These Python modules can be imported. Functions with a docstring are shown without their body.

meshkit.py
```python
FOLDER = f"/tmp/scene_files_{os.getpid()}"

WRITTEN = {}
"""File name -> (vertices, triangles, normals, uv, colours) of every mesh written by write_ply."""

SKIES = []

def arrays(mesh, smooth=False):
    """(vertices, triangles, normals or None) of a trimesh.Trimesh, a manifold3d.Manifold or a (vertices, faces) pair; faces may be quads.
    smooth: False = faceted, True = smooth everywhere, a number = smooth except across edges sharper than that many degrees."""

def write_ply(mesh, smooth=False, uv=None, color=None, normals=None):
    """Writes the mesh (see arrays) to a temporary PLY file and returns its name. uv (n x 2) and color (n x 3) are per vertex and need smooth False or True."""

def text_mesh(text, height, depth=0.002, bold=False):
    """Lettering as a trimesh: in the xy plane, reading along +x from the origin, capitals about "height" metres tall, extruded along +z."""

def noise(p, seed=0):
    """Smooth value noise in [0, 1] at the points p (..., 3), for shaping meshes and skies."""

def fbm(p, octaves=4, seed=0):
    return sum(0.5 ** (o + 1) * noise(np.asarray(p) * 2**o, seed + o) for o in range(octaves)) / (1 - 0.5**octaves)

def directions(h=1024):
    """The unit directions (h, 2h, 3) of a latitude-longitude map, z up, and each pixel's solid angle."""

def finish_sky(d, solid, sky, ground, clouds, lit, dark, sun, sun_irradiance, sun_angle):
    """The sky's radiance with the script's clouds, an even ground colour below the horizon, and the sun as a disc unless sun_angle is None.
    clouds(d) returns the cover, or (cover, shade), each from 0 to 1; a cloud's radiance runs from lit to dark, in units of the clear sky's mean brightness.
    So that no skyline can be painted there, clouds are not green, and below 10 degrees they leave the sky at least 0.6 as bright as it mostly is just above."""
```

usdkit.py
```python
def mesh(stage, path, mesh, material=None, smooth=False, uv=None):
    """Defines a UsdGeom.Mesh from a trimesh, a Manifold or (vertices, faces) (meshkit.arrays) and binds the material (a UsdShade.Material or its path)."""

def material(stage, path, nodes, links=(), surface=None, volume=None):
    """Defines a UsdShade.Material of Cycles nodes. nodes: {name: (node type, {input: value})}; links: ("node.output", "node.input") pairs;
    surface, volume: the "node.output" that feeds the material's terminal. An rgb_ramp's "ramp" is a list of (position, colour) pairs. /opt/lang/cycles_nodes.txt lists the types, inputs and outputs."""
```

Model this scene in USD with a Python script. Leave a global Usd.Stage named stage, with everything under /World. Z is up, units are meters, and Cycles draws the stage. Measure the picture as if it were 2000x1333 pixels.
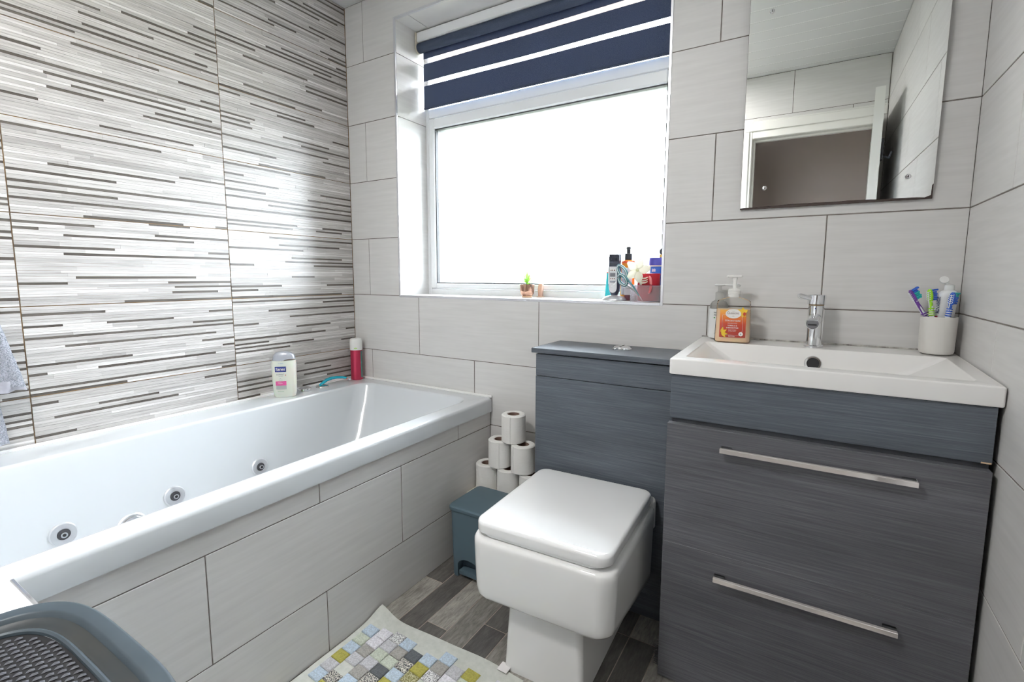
import math, random, numpy as np, trimesh, usdkit, meshkit
from pxr import Usd, UsdGeom, UsdLux, UsdShade, Gf, Sdf, Vt
from shapely.geometry import Polygon, box as sbox, Point
from shapely import affinity

stage = Usd.Stage.CreateInMemory()
UsdGeom.SetStageUpAxis(stage, UsdGeom.Tokens.z)
UsdGeom.SetStageMetersPerUnit(stage, 1.0)
UsdGeom.Xform.Define(stage, '/World')
stage.SetDefaultPrim(stage.GetPrimAtPath('/World'))
UsdGeom.Scope.Define(stage, '/World/Looks')

# ---------------------------------------------------------------- camera, sky, exposure
EXPOSURE = 0.72
SKY = 7.0
RIGHT = (0.854873, 0.518828, 0.003072)
UP = (-0.061573, 0.095571, 0.993516)
BACK = (0.515171, -0.849520, 0.113647)
EYE = (1.8931, -1.6232, 1.0507)
cam = UsdGeom.Camera.Define(stage, '/World/camera')
FL = 953.3722 / 2000 * 36
cam.CreateHorizontalApertureAttr(36.0)
cam.CreateVerticalApertureAttr(36.0 * 1333 / 2000)
cam.CreateFocalLengthAttr(FL)
cam.CreateHorizontalApertureOffsetAttr(-(1004.62 - 1000) / 2000 * 36)
cam.CreateVerticalApertureOffsetAttr(-(666.5 - 648.55) / 2000 * 36)
cam.CreateClippingRangeAttr(Gf.Vec2f(0.01, 100))
cam.CreateExposureAttr(EXPOSURE)
cam.AddTransformOp().Set(Gf.Matrix4d(*RIGHT, 0, *UP, 0, *BACK, 0, *EYE, 1))
dome = UsdLux.DomeLight.Define(stage, '/World/sky')
dome.CreateIntensityAttr(SKY)
dome.CreateColorAttr(Gf.Vec3f(0.90, 0.95, 1.0))

# ---------------------------------------------------------------- helpers
rng = random.Random(7)
USED = {}


def numbered(parent, name):
    k = (parent, name)
    n = USED.get(k, 0)
    USED[k] = n + 1
    return name if n == 0 else '%s_%03d' % (name, n)


class T:
    """A thing of the scene: an Xform under /World whose parts are given in its own coordinates, or in world coordinates (world=True)."""

    def __init__(self, name, label, cat=None, loc=(0, 0, 0), rz=0, group=None, kind=None, rx=0):
        self.path = '/World/' + numbered('/World', name)
        self.loc = np.array(loc, float)
        x = UsdGeom.Xform.Define(stage, self.path)
        x.AddTranslateOp().Set(Gf.Vec3d(*map(float, loc)))
        if rz:
            x.AddRotateZOp().Set(float(rz))
        if rx:
            x.AddRotateXOp().Set(float(rx))
        self.prim = x.GetPrim()
        tag(self.prim, label, cat, group, kind)

    def add(self, name, mesh, mat, smooth=30, label=None, parent=None, world=False, kind=None, tone=None):
        base = parent or self.path
        path = base + '/' + numbered(base, name)
        v, f, n = meshkit.arrays(mesh, smooth)
        if world:
            v = v - self.loc
        m = UsdGeom.Mesh.Define(stage, path)
        m.CreatePointsAttr(Vt.Vec3fArray.FromNumpy(v.astype(np.float32)))
        m.CreateFaceVertexCountsAttr(Vt.IntArray.FromNumpy(np.full(len(f), 3, np.int32)))
        m.CreateFaceVertexIndicesAttr(Vt.IntArray.FromNumpy(f.astype(np.int32).ravel()))
        m.CreateSubdivisionSchemeAttr('none')
        if n is not None:
            m.CreateNormalsAttr(Vt.Vec3fArray.FromNumpy(n.astype(np.float32)))
            m.SetNormalsInterpolation('vertex')
        if tone is not None:
            UsdGeom.PrimvarsAPI(m).CreatePrimvar('tone', Sdf.ValueTypeNames.FloatArray, 'vertex').Set(Vt.FloatArray.FromNumpy(np.asarray(tone, np.float32)))
        UsdShade.MaterialBindingAPI.Apply(m.GetPrim()).Bind(mat)
        if label:
            m.GetPrim().SetCustomDataByKey('label', label)
        if kind:
            m.GetPrim().SetCustomDataByKey('kind', kind)
        return path


def tag(p, label, cat=None, group=None, kind=None):
    for k, v in (('label', label), ('category', cat), ('group', group), ('kind', kind)):
        if v:
            p.SetCustomDataByKey(k, v)


def copy_of(src, label, loc, rz=0):
    path = '/World/' + numbered('/World', src.path.split('/')[-1])
    x = UsdGeom.Xform.Define(stage, path)
    x.GetPrim().GetReferences().AddInternalReference(src.path)
    x.GetPrim().GetAttribute('xformOp:translate').Set(Gf.Vec3d(*map(float, loc)))
    if rz:
        x.GetPrim().GetAttribute('xformOp:rotateZ').Set(float(rz))
    x.GetPrim().SetInstanceable(True)
    x.GetPrim().SetCustomDataByKey('label', label)
    return x


def cbox(x0, y0, z0, x1, y1, z1, c=0.001):
    c = min(c, (x1 - x0) * .45, (y1 - y0) * .45, (z1 - z0) * .45)
    pts = []
    for sx in (0, 1):
        for sy in (0, 1):
            for sz in (0, 1):
                p = np.array([(x0, x1)[sx], (y0, y1)[sy], (z0, z1)[sz]], float)
                d = np.array([1 - 2 * sx, 1 - 2 * sy, 1 - 2 * sz], float) * c
                for k in range(3):
                    q = p + d
                    q[k] = p[k]
                    pts.append(q)
    return trimesh.convex.convex_hull(np.array(pts))


def rbox(x0, y0, z0, x1, y1, z1, r, sub=1):
    r = min(r, (x1 - x0) * .49, (y1 - y0) * .49, (z1 - z0) * .49)
    s = trimesh.creation.icosphere(sub + 1, r).vertices
    pts = [s + (x, y, z) for x in (x0 + r, x1 - r) for y in (y0 + r, y1 - r) for z in (z0 + r, z1 - r)]
    return trimesh.convex.convex_hull(np.vstack(pts))


def box(x0, y0, z0, x1, y1, z1):
    m = trimesh.creation.box([x1 - x0, y1 - y0, z1 - z0])
    m.apply_translation([(x0 + x1) / 2, (y0 + y1) / 2, (z0 + z1) / 2])
    return m


def cat(*ms):
    return trimesh.util.concatenate([m for m in ms])


def rrect(cx, cy, hx, hy, r, z, n=6):
    r = max(min(r, hx * .999, hy * .999), 1e-5)
    out = []
    for sx, sy, a0 in ((1, 1, 0), (-1, 1, 90), (-1, -1, 180), (1, -1, 270)):
        for k in range(n + 1):
            a = math.radians(a0 + 90 * k / n)
            out.append((cx + sx * (hx - r) + r * math.cos(a), cy + sy * (hy - r) + r * math.sin(a), z))
    return np.array(out)


def sup(cx, cy, a, b, n, z, k=64):
    t = np.arange(k) * 2 * np.pi / k
    c, s = np.cos(t), np.sin(t)
    return np.stack([cx + a * np.sign(c) * np.abs(c) ** (2 / n), cy + b * np.sign(s) * np.abs(s) ** (2 / n), np.full(k, z)], 1)


def loft(rings, cap0=True, cap1=True):
    rings = [np.asarray(r, float) for r in rings]
    n = len(rings[0])
    v = np.vstack(rings)
    f = []
    for k in range(len(rings) - 1):
        for i in range(n):
            j = (i + 1) % n
            a, b, c, d = k * n + i, k * n + j, (k + 1) * n + j, (k + 1) * n + i
            f += [(a, b, c), (a, c, d)]
    if cap0:
        v = np.vstack([v, rings[0].mean(0)])
        f += [(len(v) - 1, (i + 1) % n, i) for i in range(n)]
    if cap1:
        v = np.vstack([v, rings[-1].mean(0)])
        o = (len(rings) - 1) * n
        f += [(len(v) - 1, o + i, o + (i + 1) % n) for i in range(n)]
    return trimesh.Trimesh(v, np.array(f), process=False)


def lathe(prof, n=32, at=(0, 0, 0)):
    rings = []
    t = np.arange(n) * 2 * np.pi / n
    for r, z in prof:
        r = max(r, 1e-6)
        rings.append(np.stack([at[0] + r * np.cos(t), at[1] + r * np.sin(t), np.full(n, at[2] + z)], 1))
    return loft(rings, prof[0][0] > 1e-6, prof[-1][0] > 1e-6)


def tube(pts, r, n=10):
    p = np.asarray(pts, float)
    t = np.gradient(p, axis=0)
    t /= np.linalg.norm(t, axis=1, keepdims=True)
    ref = np.array([0, 0, 1.0]) if abs(t[:, 2]).mean() < .8 else np.array([1.0, 0, 0])
    a = np.cross(t, ref)
    a /= np.linalg.norm(a, axis=1, keepdims=True)
    b = np.cross(t, a)
    ang = -np.arange(n) * 2 * np.pi / n
    rr = np.broadcast_to(r, (len(p),))
    return loft([p[i] + rr[i] * (np.cos(ang)[:, None] * a[i] + np.sin(ang)[:, None] * b[i]) for i in range(len(p))])


def ext(poly, h):
    gs = getattr(poly, 'geoms', [poly])
    return cat(*[trimesh.creation.extrude_polygon(g, h, engine='earcut') for g in gs if g.area > 1e-9])


FRONT = np.array([[1, 0, 0, 0], [0, 0, -1, 0], [0, 1, 0, 0], [0, 0, 0, 1]], float)      # xy drawing -> xz plane, facing -y
LEFTW = np.array([[0, 0, 1, 0], [1, 0, 0, 0], [0, 1, 0, 0], [0, 0, 0, 1]], float)       # xy drawing (y,z) -> facing +x


def to(mesh, M, at=(0, 0, 0)):
    m = mesh.copy()
    m.apply_transform(M)
    m.apply_translation(at)
    return m


def move(mesh, at=(0, 0, 0), rx=0, ry=0, rz=0):
    m = mesh.copy()
    for ang, ax in ((rx, (1, 0, 0)), (ry, (0, 1, 0)), (rz, (0, 0, 1))):
        if ang:
            m.apply_transform(trimesh.transformations.rotation_matrix(math.radians(ang), ax))
    m.apply_translation(at)
    return m


def text(s, h, at, width=None, bold=False, depth=.0003):
    """Lettering in the xz plane facing -y, centred on at."""
    m = meshkit.text_mesh(s, h, depth, bold)
    b = m.bounds
    if width:
        m.apply_scale([width / (b[1][0] - b[0][0]), 1, 1])
        b = m.bounds
    m.apply_translation([-(b[0][0] + b[1][0]) / 2, -h / 2, 0])
    return to(m, FRONT, at)


# ---------------------------------------------------------------- materials
def mk(name, nodes, links, surface, volume=None):
    return usdkit.material(stage, '/World/Looks/' + name, nodes, links, surface, volume)


def pbr(name, col, rough=.5, metal=0, var=None, scale=(1, 1, 1), nscale=5, detail=3, bump=0, bscale=None, bdist=.002, rvar=0, **kw):
    """var = second colour, mixed in by a noise stretched by scale; bump = strength of a fine relief."""
    n = {'p': ('principled_bsdf', {'base_color': col, 'roughness': rough, 'metallic': metal, **kw})}
    l = []
    if var is not None or bump:
        n['tc'] = ('geometry', {})
    if var is not None:
        n['map'] = ('mapping', {'scale': scale})
        n['no'] = ('noise_texture', {'scale': nscale, 'detail': detail, 'roughness': .6})
        n['ra'] = ('rgb_ramp', {'ramp': [(.3, col), (.7, var)]})
        l += [('tc.position', 'map.vector'), ('map.vector', 'no.vector'), ('no.fac', 'ra.fac'), ('ra.color', 'p.base_color')]
    if bump:
        n['bm'] = ('mapping', {'scale': bscale or scale})
        n['bn'] = ('noise_texture', {'scale': 1.0, 'detail': 3.0})
        n['bu'] = ('bump', {'strength': bump, 'distance': bdist})
        l += [('tc.position', 'bm.vector'), ('bm.vector', 'bn.vector'), ('bn.fac', 'bu.height'), ('bu.normal', 'p.normal')]
    return mk(name, n, l, 'p.BSDF')


def pane(name, tint, fac, rough=0.05, diffuse=None):
    """Thin clear sheet: mostly transparent, glossy at grazing angles; diffuse = (colour, share of translucency)."""
    n = {'t': ('transparent_bsdf', {'color': tint}), 'g': ('glossy_bsdf', {'color': (1, 1, 1), 'roughness': rough}), 'f': ('fresnel', {'IOR': fac}), 'm': ('mix_closure', {})}
    l = [('f.fac', 'm.fac'), ('g.BSDF', 'm.closure2')]
    if diffuse:
        n['d'] = ('translucent_bsdf', {'color': diffuse[0]})
        n['dd'] = ('diffuse_bsdf', {'color': diffuse[0]})
        n['m3'] = ('mix_closure', {'fac': .5})
        n['m2'] = ('mix_closure', {'fac': diffuse[1]})
        l += [('t.BSDF', 'm2.closure1'), ('d.BSDF', 'm3.closure1'), ('dd.BSDF', 'm3.closure2'), ('m3.closure', 'm2.closure2'), ('m2.closure', 'm.closure1')]
    else:
        l += [('t.BSDF', 'm.closure1')]
    return mk(name, n, l, 'm.closure')


def wood(name, a, b, c, axis='h', scale=1.0, rough=.45):
    """Grain lines along the horizontal (h) or along y (f, the floor)."""
    sc = (5 * scale, 5 * scale, 260 * scale) if axis == 'h' else (120 * scale, 22 * scale, 30)
    sc2 = (1.5, 1.5, 9) if axis == 'h' else (26, 11, 5)
    n = {'g': ('geometry', {}), 'o': ('object_info', {}), 'm1': ('mapping', {'scale': sc}), 'm2': ('mapping', {'scale': sc2}),
         'n1': ('noise_texture', {'scale': 1.0, 'detail': 8.0, 'roughness': .72, 'distortion': .5}), 'n2': ('noise_texture', {'scale': 1.0, 'detail': 3.0}),
         'r1': ('rgb_ramp', {'ramp': [(.25, a), (.5, b), (.75, c)]}), 'r2': ('rgb_ramp', {'ramp': [(.3, (.75, .75, .75)), (.7, (1.15, 1.15, 1.15))]}),
         'mx': ('mix', {'mix_type': 'multiply', 'fac': 1.0}), 'bu': ('bump', {'strength': .25, 'distance': .001}),
         'p': ('principled_bsdf', {'roughness': rough})}
    l = [('g.position', 'm1.vector'), ('g.position', 'm2.vector'), ('m1.vector', 'n1.vector'), ('m2.vector', 'n2.vector'), ('n1.fac', 'r1.fac'), ('n2.fac', 'r2.fac'),
         ('r1.color', 'mx.color1'), ('r2.color', 'mx.color2'), ('mx.color', 'p.base_color'), ('n1.fac', 'bu.height'), ('bu.normal', 'p.normal')]
    return mk(name, n, l, 'p.BSDF')


tile_m = [pbr('wall_tile_%d' % i, tuple(c * k for c in (.615, .603, .594)), .42, var=tuple(c * k for c in (.685, .673, .664)), scale=(5, 5, 70), nscale=1.0, detail=6, bump=.15, bscale=(30, 30, 300), bdist=.0006) for i, k in enumerate((.985, 1.0, 1.015))]
grout_m = pbr('grout', (.25, .225, .205), .9, var=(.17, .15, .135), nscale=14)
rust_grout_m = pbr('feature_grout', (.14, .10, .07), .9, var=(.30, .19, .09), nscale=5)
plaster_m = pbr('plaster', (.6, .6, .6), .9)
white_upvc = pbr('white_upvc', (.82, .84, .86), .25)
white_gloss = pbr('white_gloss_paint', (.80, .79, .76), .3)
acrylic = pbr('bath_acrylic', (.63, .655, .68), .2, coat_weight=.3)
ceramic = pbr('white_ceramic', (.84, .84, .835), .07, coat_weight=.4)
ceramic_warm = pbr('basin_ceramic', (.82, .81, .80), .12)
chrome = pbr('chrome', (.80, .81, .83), .07, 1)
steel = pbr('brushed_steel', (.72, .73, .75), .25, 1)
trim_m = pbr('tile_trim_metal', (.74, .74, .78), .32, .85)
dark_hole = pbr('dark_hole', (.015, .015, .018), .6)
navy = None
black_pl = pbr('black_plastic', (.02, .022, .028), .35)

# feature tile strips: tone is a colour code of each strip, not light
feature_m = mk('feature_strips', {
    'at': ('attribute', {'attribute': 'tone'}), 'g': ('geometry', {}), 'mp': ('mapping', {'scale': (1, 7, 250)}),
    'no': ('noise_texture', {'scale': 1.0, 'detail': 5.0, 'roughness': .7}),
    'ra': ('rgb_ramp', {'ramp': [(0, (.075, .064, .056)), (.12, (.13, .115, .10)), (.3, (.25, .232, .22)), (.5, (.43, .412, .398)), (.72, (.57, .552, .536)), (.9, (.70, .682, .668)), (1, (.76, .745, .73))]}),
    'r2': ('rgb_ramp', {'ramp': [(.28, (.64, .62, .61)), (.60, (1.08, 1.08, 1.08))]}),
    'mx': ('mix', {'mix_type': 'multiply', 'fac': 1.0}), 'bu': ('bump', {'strength': .3, 'distance': .0008}),
    'p': ('principled_bsdf', {'roughness': .3})},
    [('at.fac', 'ra.fac'), ('g.position', 'mp.vector'), ('mp.vector', 'no.vector'), ('no.fac', 'r2.fac'), ('ra.color', 'mx.color1'), ('r2.color', 'mx.color2'), ('mx.color', 'p.base_color'), ('no.fac', 'bu.height'), ('bu.normal', 'p.normal')], 'p.BSDF')

vanity_m = wood('dark_oak_laminate', (.066, .068, .079), (.120, .122, .138), (.195, .198, .215), 'h', 1.0, .42)
cistern_m = wood('dark_blue_oak_laminate', (.054, .066, .084), (.096, .112, .136), (.165, .184, .212), 'h', 1.0, .38)
edge_m = pbr('laminate_edge', (.05, .055, .066), .45)
plank_m = {
    'dark': wood('plank_dark', (.07, .065, .06), (.125, .117, .108), (.19, .18, .165), 'f', 1, .5),
    'darker': wood('plank_darker', (.05, .046, .044), (.095, .088, .084), (.15, .14, .13), 'f', 1, .5),
    'mid': wood('plank_mid', (.10, .093, .083), (.225, .21, .19), (.36, .34, .31), 'f', 1, .5),
    'light': wood('plank_light', (.13, .12, .105), (.33, .31, .28), (.50, .47, .43), 'f', 1, .5)}
floor_grout = pbr('floor_grout', (.52, .44, .38), .9, var=(.30, .25, .21), nscale=7)

# ---------------------------------------------------------------- room dimensions
W, D, H = 2.2129, 2.13, 2.257
P, Z0 = .26, .7008
JE, JO = .415, .113          # tile joints on the window wall: even and odd rows
PITCH, GAP = .6015, .0032
XB = .797                    # tiled bath panel plane
WX0, WX1, WZ0, WZ1 = .303, 1.4745, .958, 2.1395   # window opening
RV = .19                     # reveal depth


def row_z(k):
    return max(Z0 + P * k, 0), min(Z0 + P * (k + 1), H)


def tiles(t, rows, spans, u0, u1, place, hole=None, thick=.004, mats=None, gap=GAP):
    """rows: k; spans(k) -> list of joint positions; place(poly mesh in (u,z,thickness)) -> world mesh."""
    for k in rows:
        z0, z1 = row_z(k)
        js = [u0] + [j for j in sorted(spans(k)) if u0 + .01 < j < u1 - .01] + [u1]
        for a, b in zip(js[:-1], js[1:]):
            g = gap / 2
            poly = sbox(a + (g if a > u0 else .0003), z0 + g, b - (g if b < u1 else .0003), z1 - g)
            full = True
            if hole is not None and poly.intersects(hole):
                poly = poly.difference(hole)
                full = False
            if poly.area < 2e-4:
                continue
            for q in getattr(poly, 'geoms', [poly]):
                if full:
                    x0, y0, x1, y1 = q.bounds
                    m = cbox(x0, y0, 0, x1, y1, thick, .0008)
                else:
                    m = ext(q, thick)
                t.add('tile', place(m), rng.choice(mats or tile_m), 25)


# ---------------------------------------------------------------- window wall
wb = T('wall_back', 'window wall clad in large plain grey-beige tiles around the window', 'wall', kind='structure')
hole = sbox(WX0, WZ0, WX1, WZ1)
slab = sbox(-.1, 0, W + .1, H).difference(hole)
wb.add('slab', to(ext(slab, .26), FRONT, (0, .2615, 0)), grout_m, False)
tiles(wb, range(-3, 6), lambda k: [(JE if k % 2 == 0 else JO) + PITCH * n for n in range(4)], .0003, W - .0003, lambda m: to(m, FRONT, (0, .004, 0)), sbox(WX0 - .001, WZ0 - .001, WX1 + .001, WZ1 + .001))
# reveal tiles: left, right, soffit, sill
for a, b in ((WZ0, Z0 + 4 * P), (Z0 + 4 * P, Z0 + 5 * P), (Z0 + 5 * P, WZ1)):
    wb.add('tile', cbox(WX0, .006, a + .0012, WX0 + .006, RV, b - .0012, .0006), tile_m[1])
    wb.add('tile', cbox(WX1 - .006, .006, a + .0012, WX1, RV, b - .0012, .0006), tile_m[1])
for a, b in ((WX0 + .006, .3795), (.382, .981), (.9835, WX1 - .006)):
    wb.add('tile', cbox(a, .006, WZ1 - .006, b, RV, WZ1, .0006), tile_m[2])
for a, b in ((WX0 + .006, .713), (.7155, 1.315), (1.3175, WX1 - .006)):
    wb.add('tile', cbox(a, .006, WZ0, b, RV, WZ0 + .006, .0006), tile_m[2])
tr = T('trim_1', 'silver metal tile trim framing the window recess', 'tile trim', kind='structure')
for q in ((WX0 - .004, WZ0 - .004, WX0 + .005, WZ1 + .004), (WX1 - .005, WZ0 - .004, WX1 + .004, WZ1 + .004)):
    tr.add('upright_strip', cbox(q[0], -.0015, q[1], q[2], .008, q[3], .001), trim_m)
for q in ((WX0 + .005, WZ0 - .004, WX1 - .005, WZ0 + .006), (WX0 + .005, WZ1 - .006, WX1 - .005, WZ1 + .004)):
    tr.add('cross_strip', cbox(q[0], -.0015, q[1], q[2], .008, q[3], .001), trim_m)

# ---------------------------------------------------------------- feature wall (left)
wl = T('wall_left', 'feature wall of grey and white split-strip relief tiles above the bath', 'wall', kind='structure')
wl.add('slab', box(-.26, -D - .3, 0, -.0012, .26, H), rust_grout_m, False)


def strip_tile(y0, y1, z0, z1, r):
    vs, fs, tn = [], [], []

    def strip(a, b, c, d, dep, tone):
        m = box(-.004, a, c, dep, b, d)
        o = sum(map(len, vs))
        vs.append(m.vertices.copy())
        fs.append(m.faces + o)
        tn.append(np.full(len(m.vertices), tone))

    z = z0
    last = 1.0
    while z < z1 - 1e-4:
        thin = last > .5 and r.random() < .66
        last = 0.0 if thin else 1.0
        h = r.uniform(.0062, .0078) if thin else r.uniform(.0075, .0130)
        if z + h > z1 - .005:
            h = z1 - z
        y = y0
        first = True
        dark = thin and h < .009 and r.random() < .5
        while y < y1 - 1e-4:
            ln = (r.uniform(.10, .38) if thin else r.uniform(.14, .45)) * (r.uniform(.3, 1) if first else 1)
            first = False
            if y + ln > y1 - .03:
                ln = y1 - y
            if thin:
                tone = r.uniform(.05, .15) if dark else r.choice((.62, .72, .85, .92))
                dep = r.uniform(-.0006, .0004) if dark else r.uniform(.0008, .0018)
                dark = (not dark) if h < .009 and r.random() < .62 else dark
            else:
                tone = min(.86, max(.46, r.gauss(.63, .09)))
                dep = r.uniform(.0006, .0020)
            strip(y, y + ln, z, z + h - .0004, dep, tone)
            y += ln
        z += h
    m = trimesh.Trimesh(np.vstack(vs), np.vstack(fs), process=False)
    return m, np.concatenate(tn)


r3 = random.Random(11)
ys = [-.0025, -.586, -1.173, -1.774, -D]
for k in range(-1, 6):
    z0, z1 = row_z(k)
    if k == -1:
        z0 = .53
    for a, b in zip(ys[1:], ys[:-1]):
        m, tn = strip_tile(a + .0015, b - .0015, z0 + .0012, z1 - .0012, r3)
        v, f = m.vertices, m.faces
        # unshared faces so each strip keeps its own flat sides
        wl.add('tile', trimesh.Trimesh(v[f].reshape(-1, 3), np.arange(len(f) * 3).reshape(-1, 3), process=False), feature_m, False, tone=tn[f].ravel())

# ---------------------------------------------------------------- right wall, door wall, ceiling, floor
wr = T('wall_right', 'right-hand wall of large plain grey tiles beside the basin', 'wall', kind='structure')
wr.add('slab', box(W + .0015, -D - .3, 0, W + .26, .26, H), grout_m, False)
RIGHTW = np.array([[0, 0, -1, W + .004], [-1, 0, 0, 0], [0, 1, 0, 0], [0, 0, 0, 1]], float)
tiles(wr, range(-3, 6), lambda k: [(.297 if k % 2 == 0 else .598) + PITCH * n for n in range(4)], .0003, D, lambda m: to(m, RIGHTW))

DX0, DX1, DZ = 1.497, 2.150, 1.868
wf = T('wall_front', 'tiled door wall opposite the window, seen in the mirror', 'wall', kind='structure')
slab = sbox(-.1, 0, W + .1, H).difference(sbox(DX0 - .03, -.1, DX1 + .03, DZ + .03))
BACKW = np.array([[1, 0, 0, 0], [0, 0, 1, -D - .004], [0, 1, 0, 0], [0, 0, 0, 1]], float)
wf.add('slab', to(ext(slab, .12), np.array([[1, 0, 0, 0], [0, 0, 1, -D - .1215], [0, 1, 0, 0], [0, 0, 0, 1]], float)), grout_m, False)
tiles(wf, range(-3, 6), lambda k: [(2.04 if k % 2 == 0 else 1.72) - PITCH * n for n in range(4)], .0035, W - .0035, lambda m: to(m, BACKW), sbox(DX0 - .06, -.1, DX1 + .1, DZ + .105))

ce = T('ceiling', 'white ceiling of narrow plastic panels with pale grooves', 'ceiling', kind='structure')
ceil_m = pbr('ceiling_panel', (.69, .70, .70), .35)
groove_m = pbr('ceiling_groove', (.90, .90, .90), .3)
ce.add('backing', box(-.26, -D - .12, H + .0015, W + .26, .26, H + .08), groove_m, False)
y = 0.0
while y > -D:
    y1 = max(y - .1285, -D)
    ce.add('ceiling_panel', cbox(.001, y1 + .0042, H, W - .001, y - .0042, H + .006, .0015), ceil_m)
    y = y1

fl = T('floor', 'grey wood-look plank floor tiles with tan grout', 'floor', kind='structure')
fl.add('bed', box(-.26, -D - .12, -.08, W + .26, .26, -.0012), floor_grout, False)
PX = [.792 + .0786 * n for n in range(-1, 19)]
known = {0: (-.407, ['dark', 'light']), 1: (-.80, ['dark', 'mid']), 2: (-.576, ['light', 'dark']), 3: (-.86, ['mid', 'dark']), 4: (-.496, ['dark', 'darker']), 5: (-.74, ['mid', 'dark']),
         6: (-.42, ['dark', 'light']), 7: (-.66, ['light', 'mid']), 8: (-.317, ['dark', 'dark']), 9: (-.317, ['light', 'dark']), 10: (-.60, ['light', 'mid'])}
rp = random.Random(5)
for i, x in enumerate(PX[:-1]):
    j, cs = known.get(i - 1, (-.3 - .08 * (i % 5), ['mid', 'dark']))
    js = [0.0, j]
    while js[-1] > -D:
        js.append(max(js[-1] - .47, -D))
    for q, (a, b) in enumerate(zip(js[:-1], js[1:])):
        c = cs[q] if q < 2 else rp.choice(('mid', 'dark', 'light', 'dark'))
        x1 = min(x + .0786, W)
        if x1 - x > .01:
            fl.add('plank', cbox(x + .0013, b + .0015, -.006, x1 - .0013, a - .0015, 0, .0006), plank_m[c])

# ---------------------------------------------------------------- unseen ceiling lamp, added as fill to even out the brightness
FILL_LAMP = 62.0
la = T('ceiling_light', 'round white flush lamp added out of view as fill light', 'added fill light', (1.02, -1.72, H))
la.add('housing', lathe([(.155, -.030), (.160, -.028), (.160, 0), (0, 0)], 48), white_upvc, 30)
la.add('diffuser', lathe([(0, -.040), (.10, -.038), (.152, -.031), (.154, -.028), (0, -.0279)], 48), mk('fill_lamp_diffuser', {'e': ('emission', {'color': (1.0, .98, .945), 'strength': FILL_LAMP})}, [], 'e.emission'), 30)

# ---------------------------------------------------------------- window
wn = T('window_1', 'white plastic window with obscured glass below a narrow top light', 'window', kind='structure')
y0, y1 = RV - .002, RV + .065


def frame(t, name, x0, z0, x1, z1, wl_, wr_, wb_, wt, ya, yb, mat, c=.004):
    t.add(name, cbox(x0, ya, z0, x0 + wl_, yb, z1, c), mat)
    t.add(name, cbox(x1 - wr_, ya, z0, x1, yb, z1, c), mat)
    t.add(name, cbox(x0 + wl_, ya, z0, x1 - wr_, yb, z0 + wb_, c), mat)
    t.add(name, cbox(x0 + wl_, ya, z1 - wt, x1 - wr_, yb, z1, c), mat)


frame(wn, 'frame', WX0, WZ0, WX1, WZ1, .022, .022, .032, .05, RV, y1 + .02, white_upvc)
wn.add('transom', cbox(WX0 + .022, RV, 1.772, WX1 - .022, y1 + .02, 1.815, .004), white_upvc)
frame(wn, 'sash', WX0 + .024, .9915, WX1 - .024, 1.771, .030, .030, .024, .046, RV - .006, y1, white_upvc, .005)
gask = pbr('gasket', (.07, .075, .08), .6)
frame(wn, 'gasket', WX0 + .054, 1.0155, WX1 - .054, 1.725, .004, .004, .004, .005, RV + .004, y1 - .004, gask, .0005)
glass_m = pane('obscured_glass', (.93, .95, .96), 1.18, .12, ((.95, .97, 1.0), .12))
clear_m = pane('clear_glass', (.96, .97, .97), 1.15, .02)
wn.add('pane', box(WX0 + .056, RV + .02, 1.017, WX1 - .056, RV + .024, 1.7235), glass_m, False)
rip = []
rq = random.Random(3)
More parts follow.
